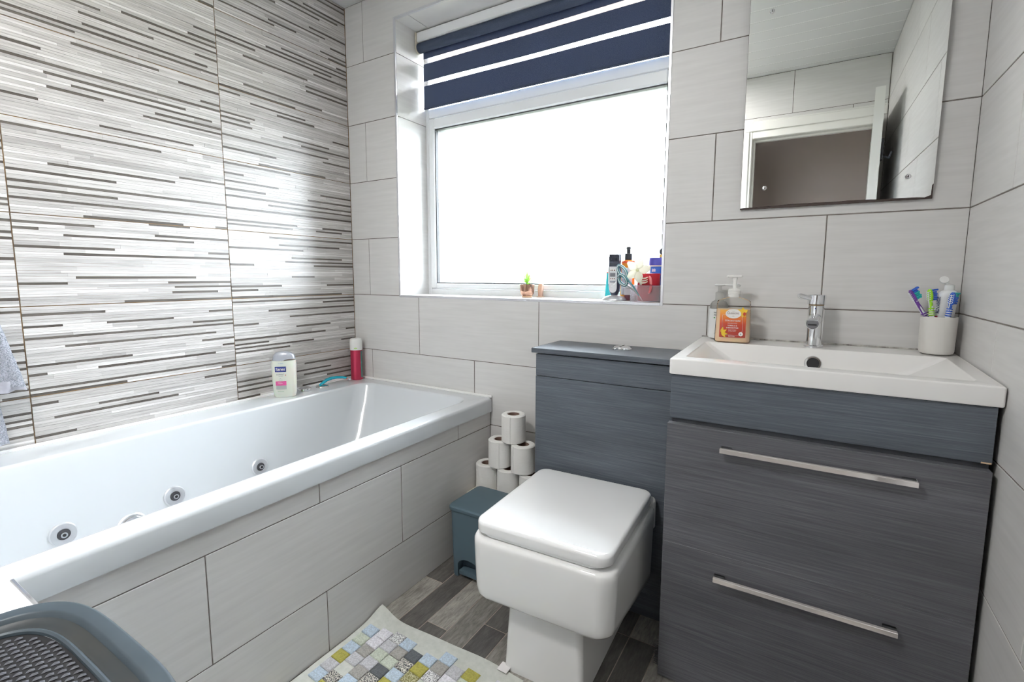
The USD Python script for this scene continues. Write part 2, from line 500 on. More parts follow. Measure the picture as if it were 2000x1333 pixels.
for x in np.arange(WX0 + .06, WX1 - .06, .012):
    rip.append(move(trimesh.creation.icosphere(1, .005), (x, RV + .0235, 1.714 + rq.uniform(-.003, .003))))
wn.add('pane', box(WX0 + .024, RV + .02, 1.815, WX1 - .024, RV + .024, WZ1 - .05), clear_m, False)

gd = T('ground_outside', 'grass ground far below outside the window', 'ground', kind='structure')
gd.add('lawn', box(-40, .5, -3.1, 40, 60, -3.0), pbr('lawn', (.10, .105, .07), .95, var=(.14, .14, .09), nscale=2), False)
ex = T('eaves_soffit', 'pinkish roof soffit above the window outside, glimpsed through the blind', 'soffit', kind='structure')
sof_m = pbr('soffit_board', (.29, .215, .19), .7)
for k in range(5):
    ex.add('soffit_board', cbox(-1.5, .30 + .115 * k, 2.30, 3.8, .413 + .115 * k, 2.32, .002), sof_m)

# ---------------------------------------------------------------- zebra blind
bl = T('roller_blind', 'navy striped day-and-night roller blind pulled a quarter down over the window', 'blind', (0.89, .15, 2.06))
navy_m = mk('navy_fabric', {
    'g': ('geometry', {}), 'no': ('noise_texture', {'scale': 420.0, 'detail': 2.0}), 'ra': ('rgb_ramp', {'ramp': [(.3, (.060, .075, .118)), (.7, (.10, .12, .175))]}),
    'd': ('diffuse_bsdf', {}), 't': ('translucent_bsdf', {'color': (.10, .13, .22)}), 'm': ('mix_closure', {'fac': .22})},
    [('g.position', 'no.vector'), ('no.fac', 'ra.fac'), ('ra.color', 'd.color'), ('d.BSDF', 'm.closure1'), ('t.BSDF', 'm.closure2')], 'm.closure')
sheer_m = pane('sheer_voile', (.90, .88, .87), 1.03, .5, ((.6, .55, .53), .10))
BX0, BX1 = WX0 + .013, WX1 - .010
ivory = pbr('ivory_plastic', (.68, .62, .52), .4)
bl.add('headrail', cbox(BX0 - .002, .128, 2.088, BX1 + .002, .186, 2.131, .004), white_upvc, world=True)
tub = tube([(BX0 + .004, .142, 2.066), (BX1 - .004, .142, 2.066)], .021, 28)
bl.add('roller', tub, navy_m, 40, world=True, label='navy fabric wound on the roller')
for x in (BX0 - .003, BX1 - .001):
    prof = Polygon([(.118, 2.10), (.186, 2.131), (.186, 2.09)]).union(Point(.142, 2.066).buffer(.0235)).union(sbox(.119, 2.066, .165, 2.128))
    bl.add('end_bracket', to(ext(prof, .004), LEFTW, (x, 0, 0)), ivory, world=True)


def cloth(z0, z1, y, x0=BX0 + .008, x1=BX1 - .006):
    n = 40
    xs = np.linspace(x0, x1, n)
    top = np.stack([xs, y + .0012 * np.sin(xs * 9), np.full(n, z1)], 1)
    bot = np.stack([xs, y + .0012 * np.sin(xs * 9 + .4), np.full(n, z0) + .0015 * np.sin(xs * 5)], 1)
    f = [(i, i + n, i + n + 1) for i in range(n - 1)] + [(i, i + n + 1, i + 1) for i in range(n - 1)]
    v = np.vstack([top, bot])
    v2 = v + (0, .0008, 0)
    f = np.array(f)
    return trimesh.Trimesh(np.vstack([v, v2]), np.vstack([f, f[:, ::-1] + len(v)]), process=False)


for z0, z1 in ((2.024, 2.068), (1.928, 2.004), (1.812, 1.9095)):
    bl.add('navy_band', cloth(z0, z1, .1625), navy_m, True, world=True)
for z0, z1 in ((2.004, 2.024), (1.9095, 1.928)):
    bl.add('sheer_band', cloth(z0, z1, .1625), sheer_m, True, world=True, label='see-through strip between navy bands')
yel = pbr('yellow_tape', (.80, .62, .05), .5)
for q in ((.80, 1.8165, 1.452, 1.8225), (.445, 1.905, .470, 1.925), (1.395, 1.905, 1.428, 1.925)):
    wn.add('yellow_tape', cbox(q[0], RV + .0185, q[1], q[2], RV + .0198, q[3], .0004), yel)
bl.add('bottom_bar', cbox(BX0 + .008, .158, 1.807, BX1 - .006, .168, 1.8135, .002), navy_m, world=True)

# ---------------------------------------------------------------- door and hallway (seen in the mirror)
gloss = white_gloss
dr = T('door_1', 'white door standing open beside the right wall, with moulded white architrave', 'door', kind='structure')


def architrave(poly_pts, name):
    dr.add(name, poly_pts, gloss)


for (a, b, c, d) in ((DX0 - .062, 0, DX0 + .0, DZ + .11), (DX1 + .002, 0, min(DX1 + .062, W - .002), DZ + .11)):
    dr.add('architrave', cbox(a, -D, b, c, -D + .016, d, .004), gloss)
dr.add('architrave', cbox(DX0, -D, DZ, DX1 + .002, -D + .016, DZ + .11, .004), gloss)
dr.add('architrave_moulding', cbox(DX0 - .05, -D + .014, DZ + .045, W - .003, -D + .024, DZ + .10, .006), gloss)
dr.add('architrave_moulding', cbox(DX0 - .05, -D + .014, 0, DX0 - .016, -D + .024, DZ + .045, .005), gloss)
for (a, c) in ((DX0 - .03, DX0), (DX1, DX1 + .03)):
    dr.add('jamb', cbox(a, -D - .13, 0, c, -D + .002, DZ, .001), gloss)
dr.add('jamb', cbox(DX0 - .03, -D - .13, DZ, DX1 + .03, -D + .002, DZ + .03, .001), gloss)
dr.add('stop', cbox(DX0 + .0, -D - .08, 0, DX0 + .012, -D - .045, DZ, .001), gloss)
dr.add('stop', cbox(DX0 + .012, -D - .08, DZ - .012, DX1, -D - .045, DZ, .001), gloss)
leaf = move(ext(Polygon([(2.097, -1.43), (2.137, -1.427), (2.187, -2.102), (2.147, -2.105)]), DZ + .022), (0, 0, .008))
lf = dr.add('leaf', leaf, gloss, False)
dr.add('handle', cat(cbox(2.140, -1.52, .93, 2.150, -1.47, 1.09, .002), tube([(2.146, -1.495, 1.03), (2.18, -1.495, 1.03), (2.182, -1.53, 1.03), (2.182, -1.60, 1.03)], .008)), black_pl, parent=lf)
dr.add('coat_hook', cat(cbox(2.138, -1.50, 1.56, 2.150, -1.44, 1.66, .002), tube([(2.150, -1.47, 1.58), (2.175, -1.47, 1.57), (2.185, -1.47, 1.60)], .006)), black_pl, parent=lf)
hall_m = pbr('hallway_wall', (.52, .445, .40), .85)
hw = T('wall_hallway', 'brown-grey hallway wall beyond the open door', 'wall', kind='structure')
hw.add('far_wall', box(.9, -3.15, 0, 2.9, -3.05, 2.35), hall_m, False)
hw.add('side_wall', box(.85, -3.15, 0, .95, -D - .12, 2.35), hall_m, False)
hw.add('side_wall', box(2.55, -3.15, 0, 2.65, -D - .12, 2.35), hall_m, False)
hw.add('hall_floor', box(.85, -3.15, -.08, 2.65, -D - .12, 0), pbr('hall_carpet', (.25, .22, .20), .95), False)
hw.add('hall_ceiling', box(.85, -3.15, 2.35, 2.65, -D - .1, 2.43), plaster_m, False)
d2 = T('door_2', 'white door frame in the hallway beyond the bathroom', 'door frame', kind='structure')
d2.add('architrave', cbox(2.20, -3.052, 0, 2.26, -3.03, 1.86, .003), gloss)
d2.add('architrave', cbox(2.20, -3.052, 1.86, 2.56, -3.03, 1.93, .003), gloss)
d2.add('leaf', cbox(2.27, -3.056, 0, 2.55, -3.045, 1.85, .003), gloss)

# ---------------------------------------------------------------- bath and its panel
bt = T('bath', 'white whirlpool bathtub along the striped wall', 'bathtub', (.4, -.7, 0))
BE = -1.66
cy, hy_ = BE / 2, -BE / 2 - .003


def rr(x0, x1, ya, yb, r, z, n=8):
    return rrect((x0 + x1) / 2, (ya + yb) / 2, (x1 - x0) / 2, (yb - ya) / 2, r, z, n)


rings = [rr(.004, .806, BE, -.003, .006, .500), rr(.003, .807, BE, -.003, .008, .508), rr(.003, .808, BE, -.003, .010, .545), rr(.005, .805, BE + .002, -.004, .012, .5535), rr(.010, .799, BE + .006, -.008, .014, .558),
         rr(.138, .750, -1.592, -.066, .07, .5585), rr(.144, .744, -1.586, -.073, .068, .5565), rr(.149, .739, -1.580, -.080, .066, .549),
         rr(.160, .730, -1.562, -.105, .075, .48), rr(.185, .705, -1.52, -.165, .10, .36), rr(.215, .675, -1.47, -.245, .12, .23), rr(.245, .645, -1.42, -.305, .13, .165), rr(.30, .59, -1.35, -.38, .12, .145)]
bt.add('tub', loft(rings, False, True), acrylic, 50, world=True)
bt.add('sealant', cbox(.0026, BE, .556, .012, -.003, .5655, .002), pbr('white_sealant', (.85, .85, .84), .4), world=True)
bt.add('sealant', cbox(.012, -.010, .556, .806, -.001, .5655, .002), pbr('white_sealant_2', (.85, .85, .84), .4), world=True)


jet_m = pbr('jet_plate', (.80, .81, .84), .33, .8)


def jet(x, y, z, R, name, nozzle=True):
    prof = [(0, .004), (R * .42, .0045), (R * .48, .007), (R * .9, .0065), (R, .003), (R, -.006)][::-1]
    m = move(lathe(prof, 40), (0, 0, 0), ry=90)
    m = move(m, (x, y, z), ry=-9)
    p = bt.add(name, m, jet_m, 30, world=True, label='chrome jet on the inner bath wall' if nozzle else 'chrome suction cover low in the bath')
    if nozzle:
        cup = move(lathe([(R * .46, .0075), (R * .40, .0052), (0, .0051)][::-1], 28), ry=90)
        bt.add('recess', move(cup, (x + .0005, y, z), ry=-9), pbr('jet_recess_%d' % USED.get(('x', 'jr'), 0), (.10, .10, .11), .3, .6), 30, parent=p, world=True)
        USED[('x', 'jr')] = USED.get(('x', 'jr'), 0) + 1
        nz = [(0.0001, .008), (R * .13, .008), (R * .13, .017), (R * .24, .017), (R * .27, .010), (R * .30, .004)][::-1]
        nm = move(lathe(nz, 24), ry=90)
        bt.add('nozzle', move(nm, (x + .0015, y, z), ry=-9, rz=-6), chrome, 40, parent=p, world=True)
        hm = move(lathe([(0, .0185), (R * .125, .0184), (R * .125, .008)][::-1], 16), ry=90)
        bt.add('nozzle_opening', move(hm, (x + .0013, y, z), ry=-9, rz=-6), dark_hole, 40, parent=p, world=True)
    else:
        rg = move(lathe([(0, .0065), (R * .7, .0065), (R * .74, .010), (R * .80, .0065)][::-1], 40), ry=90)
        bt.add('cover_ring', move(rg, (x, y, z), ry=-9), chrome, 30, parent=p, world=True)


for y in (-1.183, -.909, -.625):
    jet(.186, y, .346, .031, 'jet')
jet(.196, -1.030, .298, .042, 'suction_cover', False)
for y, h in ((-.337, .014), (-.252, .007)):
    kn = lathe([(.0265, 0), (.0275, .003), (.026, h), (.021, h + .0025), (0, h + .003)], 36, (.067, y, .558))
    k1 = bt.add('control_knob' if h > .01 else 'air_valve', kn, chrome, 30, world=True, label='round chrome knob on the rim')
bp = T('tiled_bath_surround', 'grey tiled bath front below the tub rim', 'bath surround', (.7, -.7, 0))
bp.add('backing_board', box(XB - .03, BE, 0, XB - .0015, -.003, .5), grout_m, False, world=True)
PANW = np.array([[0, 0, 1, XB - .004], [1, 0, 0, 0], [0, 1, 0, 0], [0, 0, 0, 1]], float)
for (z0, z1, js) in ((.4423, .5035, (-.218, -.822)), (.1823, .4393, (-.517, -1.115)), (.001, .1793, (-.214, -.812))):
    e = [-.004] + list(js) + ([js[-1] - .6] if js[-1] - .6 > BE + .05 else []) + [BE]
    for a, b in zip(e[:-1], e[1:]):
        bp.add('tile', to(cbox(b + .0014, z0, 0, a - .0014, z1, .004, .0008), PANW), rng.choice(tile_m), 25, world=True)
bp.add('edge_trim', cbox(XB - .004, BE, .5035, XB + .0035, -.004, .5065, .001), white_gloss, world=True, label='white bead under the rim')

lg = T('storage_box', 'white storage box with a silver edge trim beside the near end of the bath', 'storage box', (.905, -1.75, 0))
lg.add('carcass', cbox(.826, -2.09, .001, .972, -1.418, .551, .001), white_upvc, world=True)
lg.add('top_board', cbox(.824, -2.092, .551, .974, -1.4165, .5635, .001), white_upvc, world=True)
lg.add('edge_trim', cbox(.824, -1.4165, .549, .974, -1.4115, .5645, .001), chrome, world=True, label='chrome edge trim')

# ---------------------------------------------------------------- pipe boxing behind the toilet rolls
px = T('pipe_boxing', 'low cream pipe boxing under the toilet rolls', 'pipe boxing', (.95, -.1, 0))
cream = pbr('cream_board', (.70, .64, .54), .5)
px.add('front_board', cbox(XB + .001, -.172, 0, 1.118, -.160, .208, .001), cream, world=True)
px.add('top_board', cbox(XB + .001, -.172, .208, 1.118, -.0015, .218, .001), cream, world=True)

# ---------------------------------------------------------------- toilet rolls
paper = pbr('tissue_paper', (.80, .79, .77), .95, bump=.5, bscale=(60, 60, 500), bdist=.0015)
core_m = pbr('cardboard_core', (.24, .16, .13), .9)
wrap = pane('clear_wrap', (.97, .97, .97), 1.2, .15)


def make_roll(label, loc):
    t = T('toilet_roll', label, 'toilet roll', loc, 1, 'toilet rolls stacked on the pipe boxing')
    R, r, h = .0455, .0225, .106
    body = lathe([(r, .004), (r, h - .004), (r + .003, h), (R - .004, h), (R, h - .004), (R, .004), (R - .004, 0), (r + .003, 0), (r, .004)], 40)
    t.add('paper', body, paper, 35)
    t.add('core', lathe([(r - .0002, .002), (r - .0002, h - .0015), (r - .002, h - .0015), (r - .002, .002), (r - .0002, .002)], 32), core_m, 35)
    t.add('core_end', lathe([(r - .002, .05), (0, .0501)], 24), core_m, 35)
    t.add('loose_edge', cbox(-R * .1, -R - .0012, .002, R * .25, -R + .0025, h - .002, .0006), paper, 35)
    return t


roll = make_roll('toilet roll at the very top of the pyramid of rolls', (.966, -.098, .218 + .2135))
rows = [((.906, -.098, .3248), 14, 'toilet roll in the middle tier nearest the bath, under the top roll'), ((1.012, -.105, .3248), -35, 'toilet roll in the middle tier next to the dark cistern unit'),
        ((.847, -.098, .2182), 80, 'toilet roll in the bottom tier against the bath panel'), ((.948, -.102, .2182), 150, 'toilet roll in the centre of the bottom tier, partly behind the toilet lid'), ((1.048, -.105, .2182), 40, 'toilet roll in the bottom tier against the cistern unit, hidden by the lid')]
for loc, rz, lab in rows[:4]:
    copy_of(roll, lab, loc, rz)
copy_of(roll, rows[4][2], rows[4][0], rows[4][1])

# ---------------------------------------------------------------- cistern unit
cu = T('cistern_unit', 'dark blue-grey wood-grain cistern cabinet behind the toilet', 'cabinet', (1.36, -.11, 0))
cu.add('carcass', cbox(1.121, -.196, .001, 1.602, -.004, .798, .001), edge_m, world=True)
cu.add('top', cbox(1.109, -.222, .7985, 1.602, -.002, .8145, .0015), cistern_m, world=True)
cu.add('access_panel', cbox(1.122, -.212, .7215, 1.602, -.196, .7945, .001), cistern_m, world=True)
cu.add('front_panel', cbox(1.121, -.212, .080, 1.602, -.196, .7195, .001), cistern_m, world=True)
cu.add('plinth', cbox(1.121, -.210, .001, 1.602, -.196, .0785, .001), cistern_m, world=True)
fb = cu.add('flush_button', lathe([(.031, 0), (.031, .003), (.027, .006), (.0265, .009), (.02, .011), (0, .0115)], 40, (1.378, -.098, .8145)), chrome, 30, world=True, label='round chrome dual flush button')
cu.add('half_flush', cbox(1.3772, -.124, .8258, 1.3788, -.072, .8265, .0002), dark_hole, parent=fb, world=True)

# ---------------------------------------------------------------- toilet
to_ = T('toilet', 'square white back-to-wall toilet with closed lid', 'toilet', (1.345, -.2195, 0), 2.0)


def tr_(hx, y0_, y1_, r, z, n=8, bow=0):
    ring = rrect(0, (y0_ + y1_) / 2, hx, (y1_ - y0_) / 2, r, z, n)
    if bow:
        fr = np.clip((-(ring[:, 1]) - .25) / .17, 0, 1)
        ring[:, 1] -= bow * fr * (1 - (ring[:, 0] / hx) ** 2)
    return ring


def slant(ring, zb, zf):
    ring = ring.copy()
    s = np.clip(-ring[:, 1] / .41, 0, 1)
    ring[:, 2] = zb + (zf - zb) * s
    return ring


pan = [tr_(.113, -.384, -.001, .014, .0), tr_(.112, -.384, -.001, .014, .01), tr_(.108, -.381, -.001, .016, .10), slant(tr_(.104, -.378, -.001, .018, .18), .105, .190),
       slant(tr_(.108, -.384, -.001, .022, .19), .110, .197), slant(tr_(.160, -.406, -.001, .034, .2, bow=.004), .125, .205), slant(tr_(.180, -.416, -.001, .036, .2, bow=.008), .136, .211), slant(tr_(.1875, -.4205, -.001, .038, .2, bow=.011), .150, .221), slant(tr_(.190, -.4225, -.001, .040, .2, bow=.012), .175, .238),
       tr_(.193, -.425, -.001, .042, .30, bow=.014), tr_(.1945, -.426, -.001, .042, .356, bow=.016), tr_(.1938, -.4255, -.001, .042, .369, bow=.016), tr_(.190, -.4215, -.003, .041, .3765, bow=.016), tr_(.184, -.415, -.008, .040, .3795, bow=.015), tr_(.14, -.37, -.06, .04, .380, bow=.01)]
to_.add('pan', cat(loft(pan), rbox(-.1935, -.034, .30, .1935, -.001, .402, .016)), ceramic, 42)
seat_m = pbr('seat_plastic', (.88, .885, .895), .14, coat_weight=.3)
seat = [tr_(.176, -.408, -.03, .045, .3805, bow=.014), tr_(.178, -.410, -.028, .045, .3825, bow=.014), tr_(.178, -.410, -.028, .045, .390, bow=.014)]
to_.add('seat', loft(seat), seat_m, 40)
lid = [tr_(.181, -.413, -.012, .030, .3895, bow=.016), tr_(.184, -.417, -.010, .032, .3925, bow=.016), tr_(.184, -.417, -.010, .032, .4105, bow=.016), tr_(.1832, -.4162, -.0108, .0315, .4145, bow=.016), tr_(.1805, -.4135, -.0135, .030, .4182, bow=.016), tr_(.1765, -.4095, -.0175, .028, .4200, bow=.016), tr_(.168, -.401, -.026, .026, .4212, bow=.015), tr_(.10, -.32, -.09, .02, .4228, bow=.008)]
to_.add('lid', loft(lid), seat_m, 50)
for s in (-.09, .09):
    to_.add('hinge', tube([(s - .025, -.012, .392), (s + .025, -.012, .392)], .008, 14), chrome)
for s in (-1, 1):
    to_.add('bolt_cap', move(lathe([(.009, 0), (.009, .003), (.006, .006), (0, .007)], 20), (s * .1105, -.062, .045), ry=90 * s), pbr('bolt_cap_%d' % (s + 1), (.62, .55, .42), .4))

# ---------------------------------------------------------------- pedal bin
pb = T('pedal_bin', 'blue-grey plastic pedal bin between the bath and the toilet', 'bin', (.95, -.27, 0))
bin_m = pbr('bin_plastic', (.085, .135, .17), .42, bump=.2, bscale=(900, 900, 900), bdist=.0004)
bin_d = pbr('bin_plastic_dark', (.045, .075, .10), .5)
cx, cyb = .958, -.265


def brr(hx, hy2, r, z, bow=.006):
    ring = rrect(cx, cyb, hx, hy2, r, z, 6)
    ring[:, 1] -= np.where(ring[:, 1] < cyb, bow * (1 - ((ring[:, 0] - cx) / hx) ** 2), 0)
    return ring


body = loft([brr(.090, .083, .014, .001), brr(.091, .084, .014, .006), brr(.096, .089, .016, .242), brr(.096, .089, .016, .246)])
arch = affinity.translate(sbox(-.045, -.01, .045, .045).union(affinity.scale(Point(0, .045).buffer(.045, 16), 1, .62)), .938, 0)
cut = to(ext(arch, .05), FRONT, (0, -.318, 0))
try:
    body = trimesh.boolean.difference([body, cut], engine='manifold')
except Exception:
    pass
pb.add('body', body, bin_m, 30, world=True)
pb.add('pedal_recess', to(ext(arch.buffer(-.001).intersection(sbox(.8, .001, 1.1, .2)), .003), FRONT, (0, -.320, 0)), bin_d, world=True)
pb.add('pedal', cat(cbox(.900, -.352, .022, .976, -.322, .030, .002), cbox(.900, -.353, .014, .976, -.349, .030, .001)), bin_m, world=True)
lidb = loft([brr(.100, .092, .018, .244, .008), brr(.102, .094, .019, .247, .010), brr(.102, .094, .019, .256, .010), brr(.098, .090, .018, .2605, .008), brr(.060, .055, .015, .2635, .004)])
pb.add('lid', lidb, bin_m, 35, world=True)

# ---------------------------------------------------------------- black bristles standing in for the fuzzy shadow beside the vanity
br = T('bristle_strip', 'black bristle strip standing in for the dark shadow between the cistern unit and the vanity', 'brush', (1.60, -.30, 0))
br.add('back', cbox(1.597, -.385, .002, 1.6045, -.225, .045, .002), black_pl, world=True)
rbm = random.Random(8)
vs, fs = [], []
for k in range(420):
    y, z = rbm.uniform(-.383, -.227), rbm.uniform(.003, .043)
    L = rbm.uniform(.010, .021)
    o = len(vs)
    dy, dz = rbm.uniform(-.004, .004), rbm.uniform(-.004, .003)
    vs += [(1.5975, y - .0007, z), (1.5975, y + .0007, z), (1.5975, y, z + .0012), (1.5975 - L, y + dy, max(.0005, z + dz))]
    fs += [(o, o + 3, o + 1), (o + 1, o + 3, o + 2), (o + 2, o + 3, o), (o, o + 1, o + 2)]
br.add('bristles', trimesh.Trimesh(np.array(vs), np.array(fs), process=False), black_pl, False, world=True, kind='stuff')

# ---------------------------------------------------------------- bath mat
mt = T('bath_mat', 'bath mat with grey, blue, white and mustard tufted squares on the plank floor', 'bath mat', (1.05, -.93, 0))
mat_base = pbr('mat_cotton', (.55, .57, .53), .95, var=(.64, .65, .61), scale=(1, 1, 1), nscale=60)
MX0, MX1, MY0, MY1 = .803, 1.315, -1.26, -.618


def mat_z(x, y):
    c = math.exp(-((x - MX0) ** 2 + (y - MY1) ** 2) / .0022)
    return .0055 + .020 * c + .0012 * math.sin(x * 31 + y * 17) + .0008 * math.sin(y * 43)


nx, ny = 44, 54
gx, gy = np.linspace(MX0, MX1, nx), np.linspace(MY0, MY1, ny)
tv = np.array([(x, y + .006 * math.sin(x * 12), mat_z(x, y)) for y in gy for x in gx])
bv = tv - (0, 0, .0045)
q = np.array([(j * nx + i, j * nx + i + 1, (j + 1) * nx + i + 1, (j + 1) * nx + i) for j in range(ny - 1) for i in range(nx - 1)])
qf = np.vstack([q[:, [0, 1, 2]], q[:, [0, 2, 3]]])
o = len(tv)
edge = [j * nx for j in range(ny)], [j * nx + nx - 1 for j in range(ny)], list(range(nx)), list(range((ny - 1) * nx, ny * nx))
sf = []
for e, flip in zip(edge, (0, 1, 1, 0)):
    for a, b in zip(e[:-1], e[1:]):
        s = [(a, b, b + o), (a, b + o, a + o)]
        sf += [x[::-1] for x in s] if flip else s
mt.add('backing', trimesh.Trimesh(np.vstack([tv, bv]), np.vstack([qf, qf[:, ::-1] + o, np.array(sf)]), process=False), mat_base, 40, world=True)


def tuft(name, a, b=None, sc=230):
    n = {'g': ('geometry', {}), 'no': ('noise_texture', {'scale': float(sc), 'detail': 3.0}), 'ra': ('rgb_ramp', {'ramp': [(.42, a), (.58, b or tuple(min(1, c * 1.25) for c in a))]}), 'bu': ('bump', {'strength': .8, 'distance': .003}), 'p': ('principled_bsdf', {'roughness': .95, 'sheen_weight': .2})}
    return mk(name, n, [('g.position', 'no.vector'), ('no.fac', 'ra.fac'), ('ra.color', 'p.base_color'), ('no.fac', 'bu.height'), ('bu.normal', 'p.normal')], 'p.BSDF')


tufts = [tuft('tuft_white', (.66, .65, .70)), tuft('tuft_blue', (.44, .53, .63)), tuft('tuft_grey', (.47, .47, .50)), tuft('tuft_pale', (.48, .52, .44)), tuft('tuft_mustard', (.36, .33, .07)), tuft('tuft_charcoal', (.10, .11, .12)),
         tuft('tuft_speckled_dark', (.05, .05, .06), (.75, .73, .66), 330), tuft('tuft_speckled_light', (.25, .25, .27), (.85, .85, .85), 330), tuft('tuft_stone', (.33, .32, .30)), tuft('tuft_speckled_gold', (.22, .20, .07), (.55, .53, .33), 300)]
seq = [0, 5, 6, 0, 2, 1, 3, 0, 4, 9, 1, 6, 0, 8, 4, 3, 7, 2, 1, 5, 0, 3, 6, 1, 2, 4, 8, 0, 7, 3, 1, 5]
rm = random.Random(21)
cw, rh = .0435, .036
for i in range(11):
    for j in range(15):
        x = MX0 + .020 + cw * i
        y = MY1 - .032 - rh * j - (rh * .5 if i % 2 else 0) - .007 * (i % 3)
        if y - rh < MY0 + .01 or rm.random() < .08:
            continue
        if i == 0 and j == 0:
            continue
        z = max(mat_z(x + a, y - b) for a in (0, cw) for b in (0, rh))
        w, h = cw - .0015, rh - .0012
        sk = .003
        xs = [(x + .0005, y), (x + w, y - sk), (x + w, y - h - sk), (x + .0005, y - h)]
        cxy = np.mean(xs, 0)
        ring = lambda k, zz: np.array([(cxy[0] + (p[0] - cxy[0]) * k, cxy[1] + (p[1] - cxy[1]) * k, zz) for p in ((xs[3], (xs[3] + np.array(xs[2])) / 2)[0], xs[2], xs[1], xs[0])])
        m = loft([ring(1, z - .0015), ring(1, z + .0022), ring(.90, z + .0042), ring(.5, z + .0047)])
        mt.add('tufted_square', m, tufts[seq[(i * 7 + j * 3 + rm.randrange(3)) % len(seq)]], 20, world=True)
mt.add('care_label', cbox(1.238, -.628, .008, 1.268, -.598, .0105, .0008), pbr('white_label', (.82, .80, .80), .7), world=True, label='white care label sticking out')

# ---------------------------------------------------------------- vanity unit
va = T('vanity_unit', 'dark grey wood-grain vanity cabinet with two drawers under the basin', 'cabinet', (1.907, -.2, 0))
VX0, VX1 = 1.6095, 2.2035
va.add('carcass', cbox(VX0 + .003, -.394, .001, VX1 - .002, -.004, .812, .001), edge_m, world=True)
va.add('side_panel', cbox(VX0, -.394, .001, VX0 + .0032, -.004, .812, .0005), cistern_m, world=True)
va.add('fascia', cbox(VX0 - .001, -.402, .7005, VX1, -.394, .811, .001), cistern_m, world=True)
chip = pbr('chipped_edge', (.62, .45, .30), .8)
va.add('chipped_corner', cbox(VX1 - .016, -.4024, .7003, VX1 - .001, -.4015, .7035, .0003), chip, world=True, label='pale chip at the lower corner of the fascia')
reflect_tint_chrome = pbr('handle_chrome', (.88, .83, .81), .09, .6)  # pale pinkish tint stands in for bright surroundings reflected in the bar
clear_acr = mk('clear_acrylic', {'p': ('principled_bsdf', {'base_color': (.93, .97, .96), 'roughness': .03, 'transmission_weight': 1.0, 'ior': 1.45})}, [], 'p.BSDF')
for z0, z1, hz, x0, x1 in ((.3815, .6895, .648, 1.733, 2.095), (.004, .3812, .327, 1.733, 2.086)):
    d = va.add('drawer_front', cbox(VX0 - .003, -.416, z0, VX1 - .001, -.3945, z1, .0008), vanity_m, world=True)
    h = va.add('handle', cbox(x0, -.440, hz - .0055, x1, -.431, hz + .0055, .0008), reflect_tint_chrome, parent=d, world=True, label='slim mirror-finish bar handle')
    for xa in (x0, x1 - .024):
        va.add('handle_mount', cbox(xa, -.431, hz - .0055, xa + .024, -.416, hz + .0055, .001), clear_acr, parent=d, world=True, label='clear acrylic handle mount')

# ---------------------------------------------------------------- basin
ba = T('basin', 'white rectangular inset washbasin on top of the vanity cabinet', 'basin', (1.907, -.2, 0))


def rise(ring):
    ring = ring.copy()
    ring[:, 2] += .012 * np.clip((ring[:, 1] + .41) / .41, 0, 1)
    return ring


def rb(x0, x1, ya, yb, r, z):
    return rrect((x0 + x1) / 2, (ya + yb) / 2, (x1 - x0) / 2, (yb - ya) / 2, r, z, 6)


BXL, BXR = 1.6045, 2.2105
rings = [rb(BXL + .002, BXR - .002, -.408, -.003, .004, .8122), rb(BXL, BXR, -.410, -.003, .005, .8145), rise(rb(BXL, BXR, -.410, -.003, .005, .8475)), rise(rb(BXL + .0012, BXR - .0012, -.4088, -.0035, .005, .8500)), rise(rb(BXL + .0035, BXR - .0035, -.4065, -.005, .005, .8512)),
         rise(rb(1.6335, 2.1785, -.3735, -.103, .012, .8512)), rise(rb(1.6350, 2.1765, -.3715, -.1045, .012, .8502)), rise(rb(1.6365, 2.1745, -.3700, -.1060, .012, .8478)),
         rb(1.668, 2.135, -.362, -.112, .018, .832), rb(1.708, 2.092, -.348, -.120, .022, .806), rb(1.735, 2.06, -.325, -.140, .03, .787), rb(1.79, 2.0, -.28, -.18, .03, .781)]
ba.add('bowl', loft(rings), ceramic_warm, 40, world=True)
ov = move(lathe([(.0205, 0), (.0205, .002), (.0185, .0045), (.0145, .0042), (.0135, .0005)], 36), rx=90)
ov = move(ov, (1.908, -.1165, .8225), rx=-14)
pth = ba.add('overflow_ring', move(lathe([(.0205, -.004), (.0205, .002), (.0185, .0045), (.0145, .0042), (.0135, .0005)], 36), (1.908, -.1165, .8215), rx=76), chrome, 30, world=True)
ba.add('overflow_opening', move(lathe([(.0142, .0008), (0, .001)], 28), (1.908, -.1165, .8215), rx=76), dark_hole, parent=pth, world=True)
ba.add('sealant', cbox(1.605, -.008, .8615, 2.21, -.001, .8665, .002), pbr('aged_sealant', (.72, .70, .66), .5, var=(.10, .09, .08), scale=(40, 1, 1), nscale=1.0), world=True, label='old sealant spotted with mould')

# ---------------------------------------------------------------- tap
tp = T('mixer_tap', 'chrome monobloc mixer tap at the back of the basin', 'tap', (1.907, -.067, .8607), -6)
tp.add('base_ring', lathe([(.0235, 0), (.0235, .004), (.021, .006), (.0195, .006)], 40), chrome, 30)
bd = tp.add('body', lathe([(.0192, .004), (.0192, .112), (.018, .113), (0, .1135)], 40), chrome, 30)
tp.add('gap_ring', lathe([(.0178, .1125), (.0178, .116)], 32), pbr('limescale_brass', (.30, .22, .12), .6, .3), 30, label='stained ring under the lever cap')
sp = tube([(0, 0, .078), (0, -.018, .077), (0, -.035, .074), (0, -.062, .068)], [.0160, .0162, .0162, .0158], 32)
tp.add('spout', sp, chrome, 35)
tp.add('spout_mouth', cat(move(lathe([(.0142, 0), (.0142, .0006), (0, .0007)], 28), (0, -.0623, .068), rx=96)), pbr('aerator', (.25, .25, .27), .35, .8), 30)
